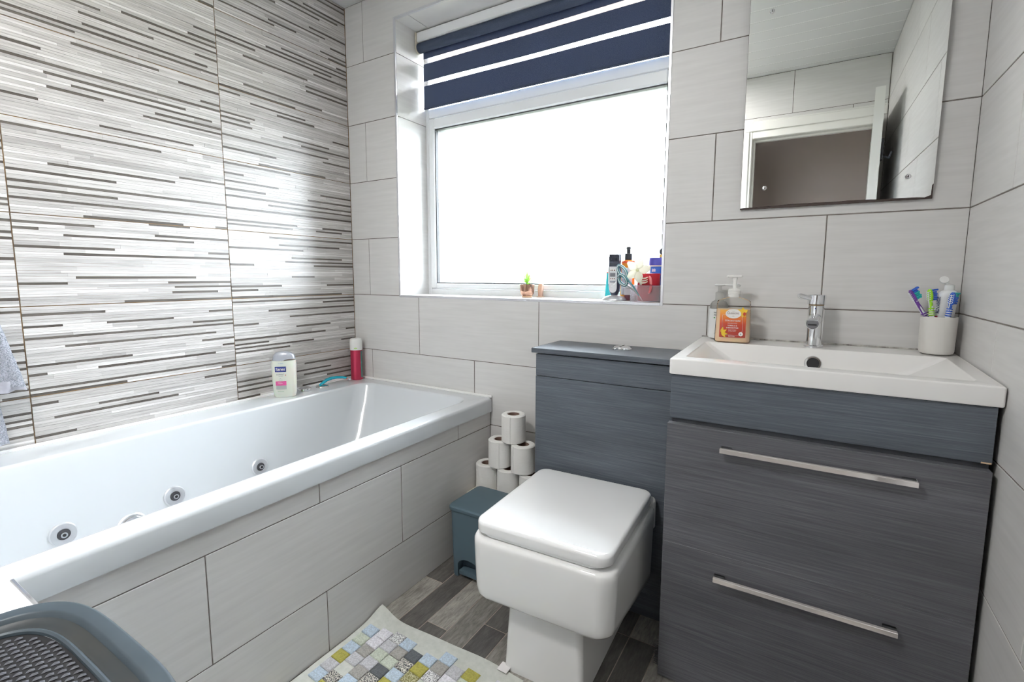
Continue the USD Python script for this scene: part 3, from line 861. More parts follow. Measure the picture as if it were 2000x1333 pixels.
tp.add('aerator_slot', cbox(-.010, -.0645, .0635, .010, -.0625, .0668, .0005), dark_hole)
cap = tp.add('lever_cap', lathe([(.0195, .116), (.0215, .117), (.0215, .141), (.0195, .1425), (0, .143)], 40), chrome, 30)
tp.add('lever', tube([(-.006, -.010, .131), (-.022, -.020, .135), (-.036, -.032, .139), (-.040, -.036, .1402)], [.0055, .0068, .0078, .005], 14), chrome, 40, parent=cap)
tp.add('temperature_mark', cbox(-.001, -.0198, .104, .001, -.0190, .108, .0003), pbr('blue_mark', (.02, .05, .25), .4), parent=bd)

# ---------------------------------------------------------------- mirror
mi = T('mirror', 'frameless wall mirror with a chipped dark lower edge', 'mirror', (1.917, -.012, 1.247), 0, rx=1.2)
glassm = pbr('mirror_silver', (.83, .84, .83), .0, 1)
back_m = pbr('mirror_backing', (.065, .045, .04), .7)
mi.add('backing', cbox(-.2205, .0025, 0, .2205, .006, .77, .0006), back_m)
rmi = random.Random(4)
pts = [(-.2195, .0045)]
for x in np.linspace(-.19, .205, 26):
    pts.append((x, .0042 + .0036 * max(0, math.sin((x + .25) * 7)) + rmi.uniform(-.0007, .0007)))
pts += [(.2165, .0085), (.2172, .033), (.2200, .036), (.2200, .7695), (-.2195, .7695)]
mi.add('glass', to(ext(Polygon(pts), .003), FRONT, (0, .0025, 0)), glassm, False)
for sx, sz in ((-.164, .533), (-.158, .058), (.168, .058), (.168, .533)):
    s = mi.add('screw_cap', move(lathe([(.0062, 0), (.0062, .0015), (.0045, .0035), (0, .004)], 24), (sx, -.0005, sz), rx=90), chrome, 30)
    mi.add('screw_slot', cbox(sx - .0008, -.0049, sz - .003, sx + .0008, -.0042, sz + .003, .0002), dark_hole, parent=s)

# ---------------------------------------------------------------- hand wash bottles
SB = .8612


def oval(hx, hy2, n, z, cx=0, cy=0, k=56):
    return sup(cx, cy, hx, hy2, n, z, k)


sb = T('soap_bottle', 'clear pump bottle of peach hand wash with an orange and red label', 'hand wash bottle', (1.703, -.0825, SB), 2)
UsdGeom.Xformable(sb.prim).AddScaleOp().Set(Gf.Vec3f(1.07, 1.03, 1.07))
clear_pl = pane('clear_plastic', (.96, .96, .95), 1.18, .03)
liquid = pbr('peach_soap', (.86, .60, .40), .3, subsurface_weight=.2)
sb.add('shell', loft([oval(.043, .0205, 3.4, .0005), oval(.0448, .0215, 3.4, .004), oval(.0432, .0208, 3.4, .060), oval(.0420, .020, 3.2, .104), oval(.0405, .019, 3, .112), oval(.030, .0165, 2.6, .1175), oval(.017, .0135, 2.2, .1215), oval(.0135, .0125, 2, .124), oval(.0135, .0125, 2, .127)], True, True), clear_pl, 40)
sb.add('liquid', loft([oval(.0418, .0192, 3.4, .0018), oval(.0434, .0202, 3.4, .005), oval(.0422, .0196, 3.4, .060), oval(.0414, .0192, 3.4, .0905)]), liquid, 40, label='peach coloured soap')
pw = pbr('pump_white', (.78, .77, .75), .35)
pm = sb.add('pump_collar', lathe([(.0150, .1225), (.0155, .124), (.0155, .142), (.0135, .1445), (.006, .1455)], 32), pw, 25)
for z in (.1275, .131, .1345, .138):
    sb.add('collar_rib', lathe([(.0156, z), (.0162, z + .0007), (.0162, z + .0014), (.0156, z + .002)], 32), pw, 25, parent=pm)
sb.add('pump_stem', lathe([(.0052, .145), (.0046, .165), (.0062, .170), (.0062, .176)], 20), pw, 30)
sb.add('pump_head', cat(rbox(-.017, -.009, .1752, .018, .009, .1815, .003), tube([(-.004, 0, .1785), (-.018, 0, .1783), (-.0195, 0, .1765)], [.0042, .0034, .0028], 12)), pw, 35)
lab_m = mk('label_orange_red', {'g': ('texture_coordinate', {}), 's': ('separate_xyz', {}), 'mr': ('map_range', {'from_min': .022, 'from_max': .088}), 'ra': ('rgb_ramp', {'ramp': [(0, (.42, .045, .03)), (.42, (.56, .06, .025)), (.62, (.72, .16, .03)), (.85, (.80, .30, .05)), (1, (.82, .40, .06))]}), 'p': ('principled_bsdf', {'roughness': .35})},
           [('g.object', 's.vector'), ('s.z', 'mr.value'), ('mr.result', 'ra.fac'), ('ra.color', 'p.base_color')], 'p.BSDF')
white_ink = pbr('white_print', (.82, .80, .78), .5)
dark_ink = pbr('dark_print', (.10, .03, .02), .5)
yellow_ink = pbr('yellow_print', (.80, .52, .03), .5)
red_ink = pbr('red_print', (.50, .05, .02), .5)
grey_ink = pbr('grey_print', (.18, .18, .20), .5)


def curved_plate(x0, x1, z0, z1, yf, t=.0005, n=10):
    """A thin printed label that follows the bottle front: yf(x) is its depth."""
    xs = np.linspace(x0, x1, n)
    rings = []
    for z in (z0, z1):
        rings.append([(x, yf(x) - t, z) for x in xs] + [(x, yf(x), z) for x in xs[::-1]])
    return loft([np.array(r) for r in rings])


fy = lambda x: -.0212 * (1 - min(1, abs(x) / .0445) ** 3.4) ** (1 / 3.4) - .0002
lb = sb.add('label', curved_plate(-.031, .0335, .0145, .0885, fy), lab_m, 40)
Y = -.0225


def petal(cx_, cz, L, wd, ang):
    t = np.linspace(0, 1, 9)
    up = [(L * u, wd * math.sin(math.pi * u ** .8)) for u in t]
    p = Polygon(up + [(a, -b) for a, b in up[::-1][1:-1]])
    return affinity.translate(affinity.rotate(p, ang, origin=(0, 0)), cx_, cz)


lw = lambda polys, y=Y: to(ext(affinity.translate(polys, 0, 0), .0003), FRONT, (0, y, 0))
from shapely.ops import unary_union
fl1 = unary_union([petal(-.026, .026, .017, .0034, a) for a in (75, 35, -10, -45)]).intersection(sbox(-.031, .0146, .03, .06))
fl2 = unary_union([petal(.0255, .083, .014, .004, a) for a in (150, 95, 30, -60, -95)]).intersection(sbox(.012, .05, .036, .096))
sb.add('flower_print', lw(unary_union([fl1, fl2])), yellow_ink, False, parent=lb)
sb.add('leaf_print', lw(affinity.scale(Point(.029, .0785).buffer(.0042), .8, 1.2), Y - .0003), red_ink, False, parent=lb)
frm = sbox(-.0245, .0205, .0255, .0745).difference(sbox(-.0240, .0210, .0250, .0740))
sb.add('frame_print', lw(frm), white_ink, False, parent=lb)
em = sb.add('emblem', lw(affinity.scale(Point(.002, .0785).buffer(.0135, 24), 1.42, .93), Y - .0003), white_ink, False, parent=lb, label='white oval brand plate')
sb.add('emblem_lettering', cat(text('Cussons', .0062, (.002, Y - .0006, .0805), .029), text('creations', .0012, (.002, Y - .0006, .0855), .008), text('1884', .0016, (.002, Y - .0006, .0722), .006)), dark_ink, False, parent=lb)
sb.add('lettering', cat(text('COLLECTION', .0042, (.001, Y, .0600), .037, True), text('NOURISHING', .0020, (.001, Y, .0527), .0235), text('VANILLA &', .0036, (.001, Y, .0465), .0235, True), text('SHEA BUTTER', .0036, (.001, Y, .0405), .030, True), text('HAND WASH', .0021, (.001, Y, .0345), .019, True), text('ANTIBACTERIAL', .0015, (.001, Y, .0312), .019), text('500ml\u212e', .0030, (.0, Y - .0002, .0180), .016)), white_ink, False, parent=lb)
sb.add('seal', cat(to(ext(Point(.0225, .0245).buffer(.0056, 16), .0003), FRONT, (0, Y - .0003, 0))), white_ink, False, parent=lb, label='small white round seal')
sb.add('seal_mark', cat(to(ext(affinity.scale(Point(.0225, .0245).buffer(.0016, 8), .7, 1.2), .0003), FRONT, (0, Y - .0006, 0))), grey_ink, False, parent=lb)

wbt = T('white_bottle', 'white opaque pump bottle half hidden behind the peach hand wash', 'hand wash bottle', (1.6555, -.031, SB + .0042))
wp = pbr('white_bottle_plastic', (.76, .77, .77), .3)
wbt.add('shell', lathe([(0, 0), (.0255, .0005), (.0275, .004), (.0270, .088), (.0262, .089)], 36), wp, 30)
wbt.add('shoulder', lathe([(.0262, .089), (.0255, .100), (.020, .110), (.012, .114), (.011, .122), (.0115, .124), (.0115, .138), (.005, .141), (.005, .158)], 36), pane('frosted_plastic', (.90, .90, .89), 1.25, .3, ((.8, .8, .78), .35)), 30, label='frosted clear top of the bottle')
wbt.add('pump_head', cat(rbox(-.014, -.008, .1575, .016, .008, .1635, .003), tube([(.010, -.002, .1605), (.052, -.008, .1607), (.057, -.009, .158)], [.0038, .0034, .0026], 10)), wp, 35)
wbt.add('lettering', cat(text('hand', .0046, (-.0035, -.0276, .0785), .012, True), text('wash', .0046, (-.0035, -.0276, .0715), .012, True), text('extra', .0016, (-.004, -.0276, .0135), .006)), grey_ink, False)
wbt.add('green_dot', to(ext(Point(-.0075, .0625).buffer(.0019), .0003), FRONT, (0, -.0274, 0)), pbr('green_print', (.10, .36, .12), .5), False)

# ---------------------------------------------------------------- tumbler with brushes
cp = T('tumbler', 'pale beige toothbrush tumbler in the corner of the basin', 'cup', (2.1655, -.058, SB + .001))
beige = pbr('beige_ceramic', (.66, .645, .615), .55)
cp.add('cup', lathe([(0, 0), (.027, 0), (.0325, .003), (.0345, .009), (.0362, .091), (.0355, .0925), (.0345, .0915), (.033, .012), (.028, .007), (0, .0065)], 48), beige, 35)


def brush(name, label, base, top, col, col2, bris, bris2, face):
    """Toothbrush from base to top (world); bristles grow towards face."""
    b, t = np.array(base), np.array(top)
    ax = (t - b) / np.linalg.norm(t - b)
    f = np.array(face, float)
    f -= ax * f.dot(ax)
    f /= np.linalg.norm(f)
    s = np.cross(ax, f)
    L = np.linalg.norm(t - b)
    o = T(name, label, 'toothbrush', b)
    R = np.eye(4)
    R[:3, 0], R[:3, 1], R[:3, 2] = s, f, ax

    def sec(l, w, d, off=0):
        return rrect(0, off, w, d, min(w, d) * .95, l, 4)

    hd = L - .027
    def bbody(rs):
        return to(loft(rs), R)
    o.add('handle', bbody([sec(.0, .004, .003), sec(.004, .0062, .0050), sec(.05, .0068, .0055), sec(.085, .0055, .005), sec(.105, .0042, .0042), sec(hd - .012, .0033, .0034), sec(hd - .002, .0042, .0032)]), col2, 40, label='pale ribbed grip')
    o.add('neck', bbody([sec(.102, .0038, .0046), sec(hd - .012, .0034, .0038), sec(hd - .001, .0042, .0034)]), col, 40)
    h = o.add('head', bbody([sec(hd - .003, .0045, .003), sec(hd + .003, .0066, .0034), sec(hd + .014, .0070, .0036), sec(hd + .023, .0055, .0033), sec(hd + .027, .0025, .002)]), col, 40)
    for k in range(5):
        l = hd + .001 + k * .0046
        o.add('tongue_cleaner_rib', to(cat(*[tube([(-sg * .0052, -.0042, l + .002), (-sg * .002, -.0050, l - .0006), (0, -.0052, l - .0012)], .0008, 5) for sg in (-1, 1)]), R), col2, 30, parent=h)
    o.add('spine', to(tube([(0, -.0046, .10), (0, -.0046, hd), (0, -.0052, hd + .021)], .0009, 6), R), col2, 30)
    for k in range(6):
        l = hd + .001 + k * .0045
        hgt = .0105 + (.0018 if k % 2 else 0) + (.003 if k == 5 else 0)
        tilt = (.0016 if k == 5 else .0004)
        rs = [rrect(0, 0, .0052, .0019, .0012, .003, 2), rrect(0, tilt, .0054, .0021, .0012, .003 + hgt, 2)]
        m = loft(rs)
        Q = np.eye(4)
        Q[:3, 0], Q[:3, 1], Q[:3, 2] = (1, 0, 0), (0, 0, 1), (0, 1, 0)
        m = to(m, Q)
        m.invert()
        o.add('bristles', to(move(m, (0, 0, l)), R), bris2 if k > 3 else bris, 30)
    o.add('grip_ribs', to(cat(*[lathe([(.0058, .088 + k * .0055), (.0064, .0893 + k * .0055), (.0058, .0906 + k * .0055)], 14) for k in range(4)]), R), col, 30)
    return o


cb = np.array((2.1655, -.058, SB + .0085))
teal_b, blue_b = pbr('bristle_teal', (.02, .42, .42), .6), pbr('bristle_blue', (.03, .13, .62), .6)
pale = pbr('brush_white', (.78, .80, .83), .35)
brush('toothbrush', 'purple toothbrush leaning left in the tumbler, teal bristles', cb + (.022, .012, 0), (2.103, -.063, 1.0185), pbr('brush_purple', (.16, .05, .34), .35), pale, teal_b, blue_b, (1, .3, .15))
brush('toothbrush', 'lime green toothbrush in the middle of the tumbler', cb + (-.006, -.018, 0), (2.1415, -.063, 1.0215), pbr('brush_lime', (.33, .70, .02), .35), pale, blue_b, blue_b, (.75, .6, 0))
brush('toothbrush', 'blue toothbrush standing in front of the toothpaste tube', cb + (.004, -.021, 0), (2.1835, -.0785, 1.0150), pbr('brush_blue', (.03, .12, .58), .35), pale, blue_b, teal_b, (.6, .8, 0))

tb = T('toothpaste_tube', 'white toothpaste tube standing cap-up in the tumbler', 'toothpaste', (2.172, -.045, SB + .009), 8)
tw = pbr('tube_white', (.78, .79, .79), .3)
tbz = [(0, .0255, .0012), (.02, .0245, .006), (.06, .022, .0105), (.10, .0205, .0135), (.132, .0198, .0150), (.142, .0188, .0152), (.147, .014, .012), (.150, .0085, .0085)]


def tilt_ring(z, a, b):
    return sup(.012 * z / .15 - .004, -.004 * z / .15, a, b, 2.2, z, 40)


tb.add('tube', loft([tilt_ring(z, a, b) for z, a, b in tbz]), tw, 40)
tb.add('cap_base', move(lathe([(.0095, 0), (.0100, .001), (.0095, .012), (.006, .0145), (0, .015)], 28), (.0085, -.004, .149)), tw, 35)
tb.add('cap_lid', move(lathe([(.0085, -.003), (.0092, 0), (.0090, .004), (.0, .005)], 28), (-.0042, -.006, .1735), rx=62, ry=-14), tw, 35, label='flipped-open cap lid')
tb.add('cap_hinge', cbox(-.001, -.008, .163, .006, -.002, .170, .001), tw)
ty = -.0160
red_l, blue_l = pbr('print_red_tube', (.45, .03, .08), .5), pbr('print_navy_tube', (.03, .05, .16), .5)
vt = meshkit.text_mesh('ADVANCE', .0062, .0004, True)
vt = move(vt, rz=90)
vt.apply_translation([-.0085, .066, 0])
s = np.eye(4)
vm = to(vt, FRONT, (-.0025, -.0152, .026))
tb.add('lettering', vm, blue_l, False)
tb.add('red_block_print', to(ext(sbox(-.0190, .080, -.0125, .0865), .0004), FRONT, (0, -.0140, 0)), red_l, False)
sm = meshkit.text_mesh('fluoride toothpaste 75 ml', .0022, .0004)
fine = [move(sm, (0, 0, 0), rz=90) for _ in range(5)]
for k, m in enumerate(fine):
    m.apply_translation([.010 + .0026 * k, .068, 0])
tb.add('fine_print', cat(*[to(m, FRONT, (0, -.0142 + .0012 * k, 0)) for k, m in enumerate(fine)]), blue_l, False)
tb.add('green_corner', to(ext(Polygon([(.006, .139), (.0245, .142), (.0235, .130), (.018, .1335)]), .0004), FRONT, (0, -.0150, 0)), pbr('print_green_tube', (.04, .20, .08), .5), False)

# ---------------------------------------------------------------- bath-rim objects
RZ = .5586
sg = T('shower_gel_bottle', 'translucent white shower gel bottle with grey cap on the bath rim', 'shower gel bottle', (.078, -.436, RZ), 46)
gel_m = pbr('milky_plastic', (.76, .78, .70), .25, subsurface_weight=.3)
silver = pbr('silver_plastic', (.42, .44, .49), .3, .35)
HW = .049
so = lambda w, d, n, z: sup(0, 0, w, d, n, z, 56)
sg.add('body', loft([so(.037, .019, 2.6, 0), so(.040, .021, 2.6, .003), so(.0435, .022, 2.5, .02), so(.045, .0225, 2.5, .055), so(.046, .0225, 2.5, .09), so(.0475, .022, 2.5, .13), so(.0455, .0212, 2.5, .150)]), gel_m, 40)
capr = []
for z, w, d, drop in ((.150, .0456, .0213, .016), (.160, .0430, .0205, .010), (.172, .0385, .019, .004), (.181, .030, .016, 0), (.1845, .018, .010, 0)):
    r_ = so(w, d, 2.5, z)
    r_[:, 2] += -drop * np.clip(-r_[:, 0] / w, -.4, 1)
    capr.append(r_)
sg.add('cap', loft(capr, False, True), silver, 40, label='slanted silver-grey cap')
fy2 = lambda x: -.0228 * (1 - min(1, abs(x) / .0475) ** 2.5) ** (1 / 2.5) - .0004
navy_l = pbr('label_navy', (.015, .035, .22), .4)
pink_l = pbr('label_pink', (.72, .10, .33), .4)
gg = pbr('label_greygreen', (.42, .46, .44), .4)
off = -.010
l1 = sg.add('brand_label', curved_plate(off - .021, off + .021, .105, .127, fy2), navy_l, 40, label='navy blue name panel')
sg.add('lettering', text('Sanex', .0105, (off, -.0238, .1165), .034, True), white_ink, False, parent=l1)
sg.add('lettering', cat(text('EXPERT', .0055, (off - .001, -.0232, .0945), .027), text('skin health', .0022, (off + .001, -.0232, .0885), .016), text('12h', .003, (off - .002, -.0232, .078), .006), text('with milk 7pH', .002, (off, -.0232, .0725), .014)), grey_ink, False)
sg.add('lettering', text('H 500', .005, (off + .003, -.0228, .140), .018), pbr('light_blue_print', (.25, .42, .62), .5), False)
sg.add('red_dot', to(ext(Point(off + .018, .0915).buffer(.002), .0003), FRONT, (0, -.0226, 0)), red_ink, False)
sg.add('pink_label', curved_plate(off - .020, off + .020, .050, .067, fy2), pink_l, 40)
sg.add('pink_label_lettering', cat(text('ADVANCED', .0026, (off - .005, -.0234, .0622), .014), text('ATOPIDERM', .0026, (off - .003, -.0234, .0578), .018)), white_ink, False)
sg.add('grey_label', curved_plate(off - .019, off + .020, .034, .0495, fy2), gg, 40)
sg.add('green_line', curved_plate(off - .014, off + .010, .0245, .0260, fy2), pbr('print_green', (.30, .50, .33), .5), 40)

sc = T('shaving_can', 'metallic red shaving foam can with white cap in the bath corner', 'spray can', (.060, -.050, RZ), 48)
redmet = pbr('metallic_red', (.55, .045, .10), .28, .55)
sc.add('can', lathe([(.0255, 0), (.0272, .003), (.0272, .138), (.0255, .144), (.0235, .146)], 40), redmet, 30)
sc.add('cap', lathe([(.0285, .142), (.0290, .146), (.0290, .186), (.0265, .195), (.018, .1975), (0, .198)], 40), pbr('cap_white', (.76, .76, .74), .4), 30)
sc.add('side_panel_print', curved_plate(.019, .0265, .01, .138, lambda x: -math.sqrt(max(1e-8, .0274 ** 2 - x * x)), .0003), pbr('dark_green_print', (.06, .20, .17), .4), 40)
sc.add('green_mark', to(ext(affinity.scale(Point(0, .152).buffer(.005), 1.5, .7), .0006), FRONT, (-.002, -.0290, 0)), pbr('lime_print', (.45, .65, .22), .5), False)

rz_ = T('razor', 'turquoise disposable razor lying on the bath rim beside the red can', 'razor', (.060, -.170, RZ))
turq = pbr('turquoise_plastic', (.01, .42, .56), .25)
pth = np.array([(.066, -.262, .0125), (.060, -.240, .0175), (.052, -.215, .024), (.046, -.185, .0265), (.046, -.155, .025), (.052, -.128, .021), (.059, -.112, .0165)])
rz_.add('handle', tube(pth - (.060, -.170, .0), [.0042, .0062, .0070, .0070, .0064, .0056, .0045], 14), turq, 40)
rz_.add('grip', tube(pth[1:4] - (.060, -.170, -.0022) + (.0, 0, .001), [.0045, .0055, .004], 12), pbr('razor_grip_teal', (.01, .30, .40), .45), 40)
rz_.add('grip_stripe', tube(pth[2:6] - (.060, -.170, .0045), [.003, .0042, .0042, .003], 10), pale, 40, label='white underside of the handle')
hd = move(cbox(-.0200, -.0045, -.0035, .0200, .0045, .0035, .0015), rx=25)
rz_.add('head', move(hd, (.003, .066, .0115), rz=-20), pbr('razor_head', (.55, .60, .66), .35), 30)
rz_.add('blade', move(move(cat(*[cbox(-.017, -.0025 + k * .0022, .0034, .017, -.0018 + k * .0022, .0040, .0002) for k in range(3)]), rx=25), (.003, .066, .0115), rz=-20), steel, 30)
rz_.add('neck_tip', rbox(-.0035, .055, .010, .005, .064, .0155, .002), pbr('razor_neck_red', (.60, .16, .10), .4), 30)

# ---------------------------------------------------------------- windowsill
SZ = WZ0 + .0063
pot = T('succulent', 'small green succulent in a shiny copper pot on the windowsill', 'potted plant', (.905, .105, SZ))
copper = pbr('copper_metal', (.42, .25, .18), .16, 1)
pot.add('pot', lathe([(0, 0), (.014, 0), (.0195, .004), (.026, .014), (.029, .027), (.0295, .052), (.0285, .053), (.0275, .052), (.027, .030), (.0, .028)], 44), copper, 40)
pot.add('foot_ring', lathe([(.0150, -.0001), (.021, .0006), (.021, .005), (.017, .006)], 36), pbr('wooden_foot', (.78, .52, .33), .4), 30)
pot.add('soil', lathe([(.0272, .047), (0, .0475)], 24), pbr('soil', (.05, .035, .025), .95), 30)
leaf_m = mk('succulent_leaf', {'p': ('principled_bsdf', {'base_color': (.42, .68, .22), 'roughness': .4}), 't': ('translucent_bsdf', {'color': (.62, .88, .30)}), 'm': ('mix_closure', {'fac': .6})}, [('p.BSDF', 'm.closure1'), ('t.BSDF', 'm.closure2')], 'm.closure')
rl = random.Random(9)
for k in range(20):
    ang = k * 137.5
    el = 22 + 62 * (k / 19) ** .9
    L = rl.uniform(.036, .048)
    pl = [(0, 0, 0), (L * .35, 0, L * .02), (L * .7, 0, L * .09), (L, 0, L * .2)]
    lfm = tube(pl, [.0018, .0032, .0026, .0004], 8)
    lfm.apply_scale([1, 1, .55])
    pot.add('leaf', move(lfm, (0, 0, .053 + .008 * k / 19), ry=-el, rz=ang), leaf_m, 40)

tk = T('tan_block', 'small tan block standing in for a reflection of the copper plant pot', 'ornament', (.938, .160, SZ))  # tan shape modelled in place of the pot's reflection in the window frame
tk.add('block', loft([rrect(0, 0, .008, .008, .003, 0), rrect(0, 0, .010, .010, .003, .03), rrect(.002, 0, .009, .009, .004, .053), rrect(.002, 0, .007, .007, .004, .055)]), pbr('reflection_tan', (.52, .34, .26), .5), 40)
tk.add('base_plate', cbox(-.013, -.012, -.0002, .013, .012, .003, .001), pbr('reflection_tan_pale', (.66, .50, .40), .5))

tm = T('beard_trimmer', 'black and silver beard trimmer standing in its charging base on the sill', 'trimmer', (1.285, .075, SZ), 4)
slv = pbr('trimmer_silver', (.62, .63, .66), .25, .6)
bk = pbr('trimmer_black', (.028, .034, .06), .3)
tm.add('charging_base', loft([sup(0, 0, .044, .030, 2.4, 0), sup(0, 0, .0445, .030, 2.4, .003), sup(0, 0, .036, .025, 2.4, .012), sup(0, 0, .020, .017, 2.4, .018), sup(0, 0, .012, .012, 2.2, .0195)]), slv, 40)
tm.add('body', loft([rrect(0, 0, .010, .010, .007, .016), rrect(0, 0, .0175, .0135, .009, .034), rrect(0, 0, .0215, .0155, .010, .060), rrect(0, 0, .0215, .0155, .010, .120), rrect(0, 0, .0195, .0145, .009, .135)]), bk, 40)
fpoly = affinity.translate(sbox(-.0155, .046, .0125, .121).union(affinity.scale(Point(-.0015, .046).buffer(.014), 1, 1.35)), 0, 0)
face = tm.add('face_plate', to(ext(fpoly, .0016), FRONT, (0, -.0152, 0)), pbr('trimmer_face', (.66, .66, .68), .3, .4), 25, label='silver front plate')
for z, h, m_ in ((.108, .009, white_ink), (.092, .013, grey_ink), (.078, .008, white_ink), (.067, .005, grey_ink)):
    tm.add('button', cbox(-.0125, -.0185, z - h / 2, .007, -.0165, z + h / 2, .0006), m_, parent=face)
tm.add('button_marks', cat(*[cbox(-.0105 + .006 * k, -.0190, z - .0018, -.0070 + .006 * k, -.0184, z + .0018, .0002) for z in (.108, .078) for k in range(3)]), dark_ink, parent=face)
pv = move(meshkit.text_mesh('precision', .0048, .0003), rz=90)
b_ = pv.bounds
pv.apply_translation([.0125 - b_[1][0] - .0005, .075 - b_[0][1], 0])
tm.add('side_stripe', to(ext(Polygon([(-.012, .052), (.012, .071), (.012, .062), (-.006, .044)]), .0004), FRONT, (0, -.0170, 0)), steel, False, parent=face)
hd_ = tm.add('cutting_head', cat(cbox(-.0185, -.016, .128, .0185, .014, .160, .003), cbox(-.0165, -.018, .148, .0165, -.010, .163, .002)), bk)
tm.add('comb_tooth', cat(*[cbox(-.0165 + .0042 * k, -.019, .140, -.0148 + .0042 * k, .012, .1645, .0004) for k in range(9)]), bk, parent=hd_)
tm.add('lettering', cat(text('FAST CHARGE', .003, (-.004, -.0262, .0065), .024)), red_ink, False)

tt = T('teal_tube', 'teal tube standing behind the beard trimmer', 'tube', (1.251, .125, SZ))
tt.add('tube', loft([rrect(0, 0, .020, .012, .011, 0), rrect(0, 0, .019, .011, .010, .02), rrect(0, 0, .016, .007, .006, .085), rrect(0, 0, .0155, .004, .003, .098)]), pbr('teal_plastic', (.02, .46, .52), .35), 40)
tt.add('crimp', cbox(-.0155, -.002, .0975, .0155, .002, .103, .0008), pbr('pink_crimp', (.70, .22, .20), .5))

ob = T('spray_bottle', 'orange sun lotion spray bottle with black pump on the sill', 'spray bottle', (1.3175, .125, SZ))
orange = pbr('orange_plastic', (.85, .30, .02), .3)
ob.add('body', loft([sup(0, 0, .024, .015, 2.6, 0), sup(0, 0, .026, .016, 2.6, .003), sup(0, 0, .026, .016, 2.6, .118), sup(0, 0, .0255, .0155, 2.6, .128), sup(0, 0, .022, .0135, 2.4, .140), sup(0, 0, .012, .011, 2.0, .146), sup(0, 0, .010, .010, 2.0, .148)]), orange, 40)
ob.add('label', curved_plate(-.020, .020, .020, .118, lambda x: -.0163 * (1 - min(1, abs(x) / .0262) ** 2.6) ** (1 / 2.6) - .0002), pbr('lotion_label', (.70, .66, .70), .45), 40, label='pale lilac label')
ob.add('shoulder_band', loft([sup(0, 0, .0262, .0162, 2.6, .134), sup(0, 0, .0235, .0145, 2.5, .142)], False, False), pbr('red_orange', (.78, .10, .02), .35), 40)
ob.add('collar', lathe([(.0130, .146), (.0135, .147), (.0135, .167), (.012, .169), (.006, .1695)], 32), black_pl, 30)
ob.add('nozzle', cat(lathe([(.0068, .169), (.0066, .188), (.0072, .190), (.0, .1915)], 24), cbox(-.0065, -.009, .183, .009, .006, .1925, .002)), black_pl, 30)

bx = T('clear_box', 'clear plastic box at the right end of the windowsill', 'box', (1.4075, .078, SZ))
frost = pane('frosted_box', (.93, .93, .95), 1.25, .1, ((.85, .85, .88), .22))
X0, X1, Y0, Y1, HB = -.052, .052, -.042, .042, .056
bx.add('base', cbox(X0, Y0, 0, X1, Y1, .002, .0005), frost)
for q in ((X0, Y0, X1, Y0 + .002), (X0, Y1 - .002, X1, Y1), (X0, Y0 + .002, X0 + .002, Y1 - .002), (X1 - .002, Y0 + .002, X1, Y1 - .002)):
    bx.add('side', cbox(q[0], q[1], .002, q[2], q[3], HB, .0005), frost)
bx.add('rim', cat(cbox(X0 - .001, Y0 - .001, HB - .004, X1 + .001, Y0 + .001, HB, .0005), cbox(X0 - .001, Y0 - .001, HB - .004, X0 + .001, Y1, HB, .0005)), frost)
mg = T('red_mug', 'red mug standing inside the clear box', 'mug', (1.4065, .080, SZ + .0022))
redg = pbr('red_glaze', (.52, .012, .03), .3)
mg.add('cup', lathe([(0, 0), (.034, 0), (.036, .002), (.0385, .085), (.0390, .094), (.0378, .0945), (.0365, .092), (.034, .005), (0, .004)], 44), redg, 40)
mg.add('handle', tube([(.012 + .010 * math.sin(a), -.036 - .013 * math.sin(a), .055 + .027 * math.cos(a)) for a in np.linspace(.05, math.pi - .05, 14)], .0045, 10), pbr('red_glaze_pale', (.62, .16, .17), .3), 40, label='paler red handle')

fc = T('flower_clip', 'white frangipani flower hair clip hooked over the box', 'hair clip', (1.384, .024, SZ + .107), 0)
cream_pl = mk('cream_plastic', {'p': ('principled_bsdf', {'base_color': (.86, .85, .78), 'roughness': .4}), 't': ('translucent_bsdf', {'color': (.92, .90, .80)}), 'm': ('mix_closure', {'fac': .5})}, [('p.BSDF', 'm.closure1'), ('t.BSDF', 'm.closure2')], 'm.closure')
rf = random.Random(2)
for k, (ang, L) in enumerate(((70, .040), (8, .045), (-80, .042), (-142, .040), (142, .043))):
    u = np.linspace(0, 1, 10)
    rs = []
    for a in u:
        wd = L * .31 * math.sin(math.pi * min(1, a * .86 + .06)) + .0015
        rs.append(np.array([(wd * math.cos(t_), a * L, .004 * math.sin(t_) * (1 if math.sin(t_) > 0 else .4) + .010 * (a - .2) ** 2 + .003 * math.cos(t_) * a) for t_ in np.arange(12) * math.pi / 6]))
    m = loft(rs)
    m.invert()
    fc.add('petal', to(move(m, rz=ang - 90), FRONT), cream_pl, 50)
fc.add('centre', to(move(lathe([(.006, 0), (.005, .004), (0, .006)], 18)), FRONT, (0, -.001, 0)), pbr('flower_centre', (.74, .76, .48), .5), 40)
for z in (-.028, -.036, -.043):
    fc.add('clip_tooth', tube([(.010, .004, z), (.026, .003, z + .001), (.034, .002, z + .005)], [.0028, .0024, .0015], 8), cream_pl, 40)
fc.add('clip_bar', tube([(.004, .006, -.004), (.009, .006, -.03), (.010, .006, -.050)], .004, 10), cream_pl, 40)

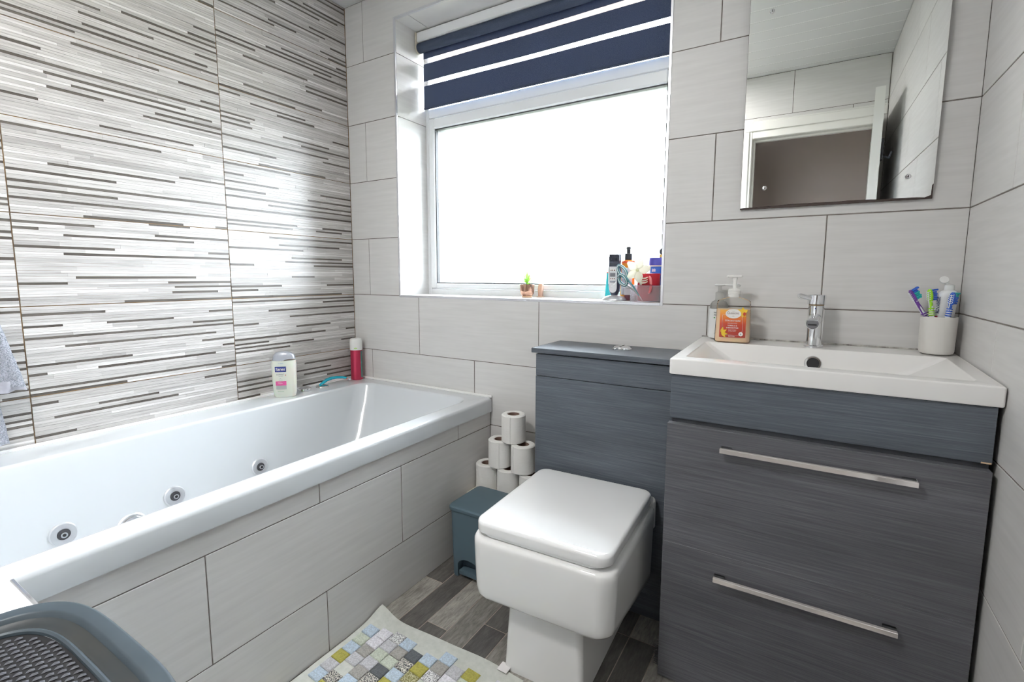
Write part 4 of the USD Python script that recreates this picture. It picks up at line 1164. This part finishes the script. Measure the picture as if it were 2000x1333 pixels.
sx_ = T('scissors', 'scissors with teal looped handles leaning in the clear box', 'scissors', (1.359, .030, SZ))
tealh = pbr('scissor_teal', (.10, .25, .28), .35)
b0 = np.array((.028, .008, .020))
for nm, c_, a_, L_, w_ in (('handle', (-.031, -.002, .104), 38, .023, .0115), ('handle', (-.027, -.006, .074), 35, .021, .0115)):
    t_ = np.linspace(0, 2 * np.pi, 33)[:-1]
    ca, sa = math.cos(math.radians(a_)), math.sin(math.radians(a_))
    ell = [(c_[0] + w_ * math.cos(q) * ca + L_ * math.sin(q) * -sa * -1 * -1, c_[1], c_[2] + w_ * math.cos(q) * sa + L_ * math.sin(q) * ca) for q in t_]
    pts_ = np.array(ell + ell[:1] + ell[1:2])
    lp = sx_.add('handle', tube(pts_[:-1], .0055, 8), tealh, 50)
    sx_.add('handle_edge', tube(pts_[:-1] + (0, -.0050, 0), .0014, 6), pbr('scissor_edge_%d' % USED.get(('s', 's'), 0), (.74, .80, .80), .4), 50, parent=lp)
    USED[('s', 's')] = USED.get(('s', 's'), 0) + 1
for k, st in enumerate(((-.018, -.002, .084), (-.014, -.006, .058))):
    p0 = np.array(st)
    sx_.add('shank', tube([p0, p0 * .4 + b0 * .6 + (0, 0, .004), b0 + (0, .002 * k, 0)], [.004, .0032, .0025], 8), steel if k else tealh, 40)
sx_.add('blade', tube([b0, b0 + (.012, .004, -.018)], [.003, .001], 6), steel, 40)

nb = T('blue_jar', 'blue lidded jar behind the red mug at the right end of the sill', 'jar', (1.418, .150, SZ))
nb.add('jar', lathe([(0, 0), (.028, 0), (.030, .002), (.030, .118), (.028, .121)], 36), pbr('jar_blue', (.025, .13, .55), .3), 30)
nb.add('white_band', lathe([(.0301, .121), (.0304, .122), (.0304, .126), (.029, .127)], 36), white_ink, 30)
nb.add('lid', lathe([(.0325, .126), (.0330, .128), (.0330, .151), (.0315, .153), (0, .1535)], 36), pbr('jar_lid_indigo', (.06, .06, .38), .35), 30)
nb.add('letter_print', text('BB', .010, (-.006, -.0302, .108), .012, True), white_ink, False)
bb = T('dark_brush', 'small dark brush head with amber neck resting on the blue jar', 'brush', (1.430, .150, SZ + .1538))
bb.add('neck', lathe([(.0065, 0), (.008, .002), (.0075, .009), (.005, .011)], 20), pbr('amber', (.75, .42, .08), .35), 30)
bb.add('head', move(trimesh.creation.icosphere(3, .013), (.004, 0, .021)), black_pl, True)
ct = T('white_carton', 'white printed carton standing behind the scissors', 'carton', (1.338, .096, SZ), 3)
ct.add('carton', cbox(-.021, -.008, .020, .021, .008, .057, .0006), pbr('carton_lilac', (.62, .58, .62), .5))
ct.add('foot', cbox(-.020, -.0085, .0001, .021, .008, .020, .0006), pbr('carton_maroon', (.14, .03, .05), .5), label='maroon lower band')
ct.add('print_line', cat(text('moisturise', .0035, (0, -.0083, .044), .030)), grey_ink, False)

# ---------------------------------------------------------------- laundry hamper
lh = T('laundry_hamper', 'charcoal plastic laundry hamper with woven-pattern lid beside the bath', 'laundry hamper', (1.19, -1.556, 0))
ham = pbr('hamper_plastic', (.042, .060, .075), .45, var=(.058, .078, .094), nscale=9)
ham_d = pbr('hamper_trough', (.024, .034, .042), .5, var=(.045, .045, .040), nscale=7)
A, B = .207, .170
so2 = lambda i, z, k=96: sup(0, 0, A - i, B - i, 4, z, k)
lh.add('body', loft([sup(0, 0, .165, .135, 4, .001), sup(0, 0, .17, .14, 4, .02), sup(0, 0, .192, .157, 4, .545)]), ham, 40)
ldp = lh.add('lid_rim', loft([so2(.010, .555), so2(.001, .557), so2(0, .565), so2(.0, .592), so2(.002, .598), so2(.006, .6005), so2(.018, .5995), so2(.021, .598), so2(.024, .592)], False, False), ham, 40)
lh.add('lid_trough', loft([so2(.0238, .593), so2(.030, .588), so2(.040, .589), so2(.0425, .593)], False, False), ham_d, 40, parent=ldp)
lh.add('lid_bead', loft([so2(.042, .590), so2(.0430, .5945), so2(.0455, .596), so2(.048, .5945), so2(.0485, .591)], False, False), ham, 40, parent=ldp)
lh.add('lid_panel', loft([so2(.049, .583), so2(.0485, .5905)], True, True), dark_hole, 40)
vs, fs = [], []
pu = np.array([.0082, 0])
for i in range(-22, 23):
    for j in range(-16, 17):
        x, y = i * .0108 + (j % 2) * .0054, j * .0095
        if (abs(x) / (A - .052)) ** 4 + (abs(y) / (B - .052)) ** 4 > 1:
            continue
        a, b = .0064, .0038
        ca, sa = math.cos(.5), math.sin(.5)
        q = [(-a, 0, .0), (-a * .3, -b, .0022), (a, 0, .0040), (a * .3, b, .0030), (0, 0, .0048)]
        o = len(vs)
        vs += [(x + u * ca - v_ * sa, y + u * sa + v_ * ca, .5885 + w_) for u, v_, w_ in q]
        fs += [(o, o + 1, o + 4), (o + 1, o + 2, o + 4), (o + 2, o + 3, o + 4), (o + 3, o, o + 4), (o, o + 2, o + 1), (o, o + 3, o + 2)]
lh.add('lid_weave', trimesh.Trimesh(np.array(vs), np.array(fs), process=False), pbr('hamper_weave', (.10, .105, .125), .35), False, kind='stuff', label='moulded weave bumps of the lid')

# ---------------------------------------------------------------- towel on the left wall
tw_ = T('towel', 'grey and lilac hand towel hanging on the striped wall at the left edge', 'towel', (.03, -1.30, 1.10))
terry = mk('terry_grey', {'g': ('geometry', {}), 'no': ('noise_texture', {'scale': 330.0, 'detail': 3.0}), 'n2': ('noise_texture', {'scale': 6.0, 'detail': 2.0}), 'ra': ('rgb_ramp', {'ramp': [(.3, (.24, .27, .32)), (.7, (.60, .62, .70))]}), 'bu': ('bump', {'strength': 1.0, 'distance': .004}), 'p': ('principled_bsdf', {'roughness': .95, 'sheen_weight': .3})},
           [('g.position', 'no.vector'), ('no.fac', 'ra.fac'), ('ra.color', 'p.base_color'), ('no.fac', 'bu.height'), ('bu.normal', 'p.normal')], 'p.BSDF')


def drape(z_top, z_bot, y_r_top, y_r_bot, y_l, x0, amp, seed, thick=.010):
    n, m_ = 36, 40
    g = []
    for j in range(m_):
        s = j / (m_ - 1)
        z = z_top + (z_bot - z_top) * s
        yr = y_r_top + (y_r_bot - y_r_top) * s ** .9
        row = []
        for i in range(n):
            u = i / (n - 1)
            y = yr + (y_l - yr) * u
            row.append((x0 + amp * (.4 + .6 * s) * math.sin(u * 9 + seed + s * 1.2) + amp * .4 * math.sin(u * 21 + seed * 2), y, z + .004 * math.sin(u * 11 + seed) * s))
        g.append(row)
    v = np.array(g).reshape(-1, 3)
    v += .0022 * (np.stack([meshkit.noise(v * 160, 3 + k) for k in range(3)], 1) - .5)
    v2 = v - (thick, 0, 0)
    q = np.array([(j * n + i, j * n + i + 1, (j + 1) * n + i + 1, (j + 1) * n + i) for j in range(m_ - 1) for i in range(n - 1)])
    f = np.vstack([q[:, [0, 2, 1]], q[:, [0, 3, 2]]])
    o = len(v)
    fs_ = [f[:, ::-1], f + o]
    per = [i for i in range(n)] + [j * n + n - 1 for j in range(1, m_)] + [(m_ - 1) * n + i for i in range(n - 2, -1, -1)] + [j * n for j in range(m_ - 2, 0, -1)]
    sf = []
    for a, b in zip(per, per[1:] + per[:1]):
        sf += [(a, a + o, b + o), (a, b + o, b)]
    mm = trimesh.Trimesh(np.vstack([v, v2]), np.vstack(fs_ + [np.array(sf)]), process=False)
    return mm


tw_.add('front_fold', drape(1.14, .745, -1.285, -1.196, -1.42, .062, .010, .5), terry, 60, world=True)
tw_.add('hem', drape(.765, .735, -1.200, -1.195, -1.30, .0645, .009, .5, .012), pbr('towel_hem', (.50, .50, .56), .9), 60, world=True, label='flat woven hem band')
tw_.add('back_fold', drape(1.14, .585, -1.29, -1.232, -1.42, .038, .008, 2.0), terry, 60, world=True)
rl_ = T('towel_hook', 'chrome wall hook holding the grey towel', 'hook', (.0, -1.30, 1.12))
rl_.add('plate', cbox(.0035, -1.322, 1.105, .010, -1.282, 1.175, .002), chrome, world=True)
rl_.add('peg', tube([(.010, -1.302, 1.152), (.045, -1.302, 1.145), (.075, -1.302, 1.150), (.080, -1.302, 1.168)], .006, 12), chrome, world=True)
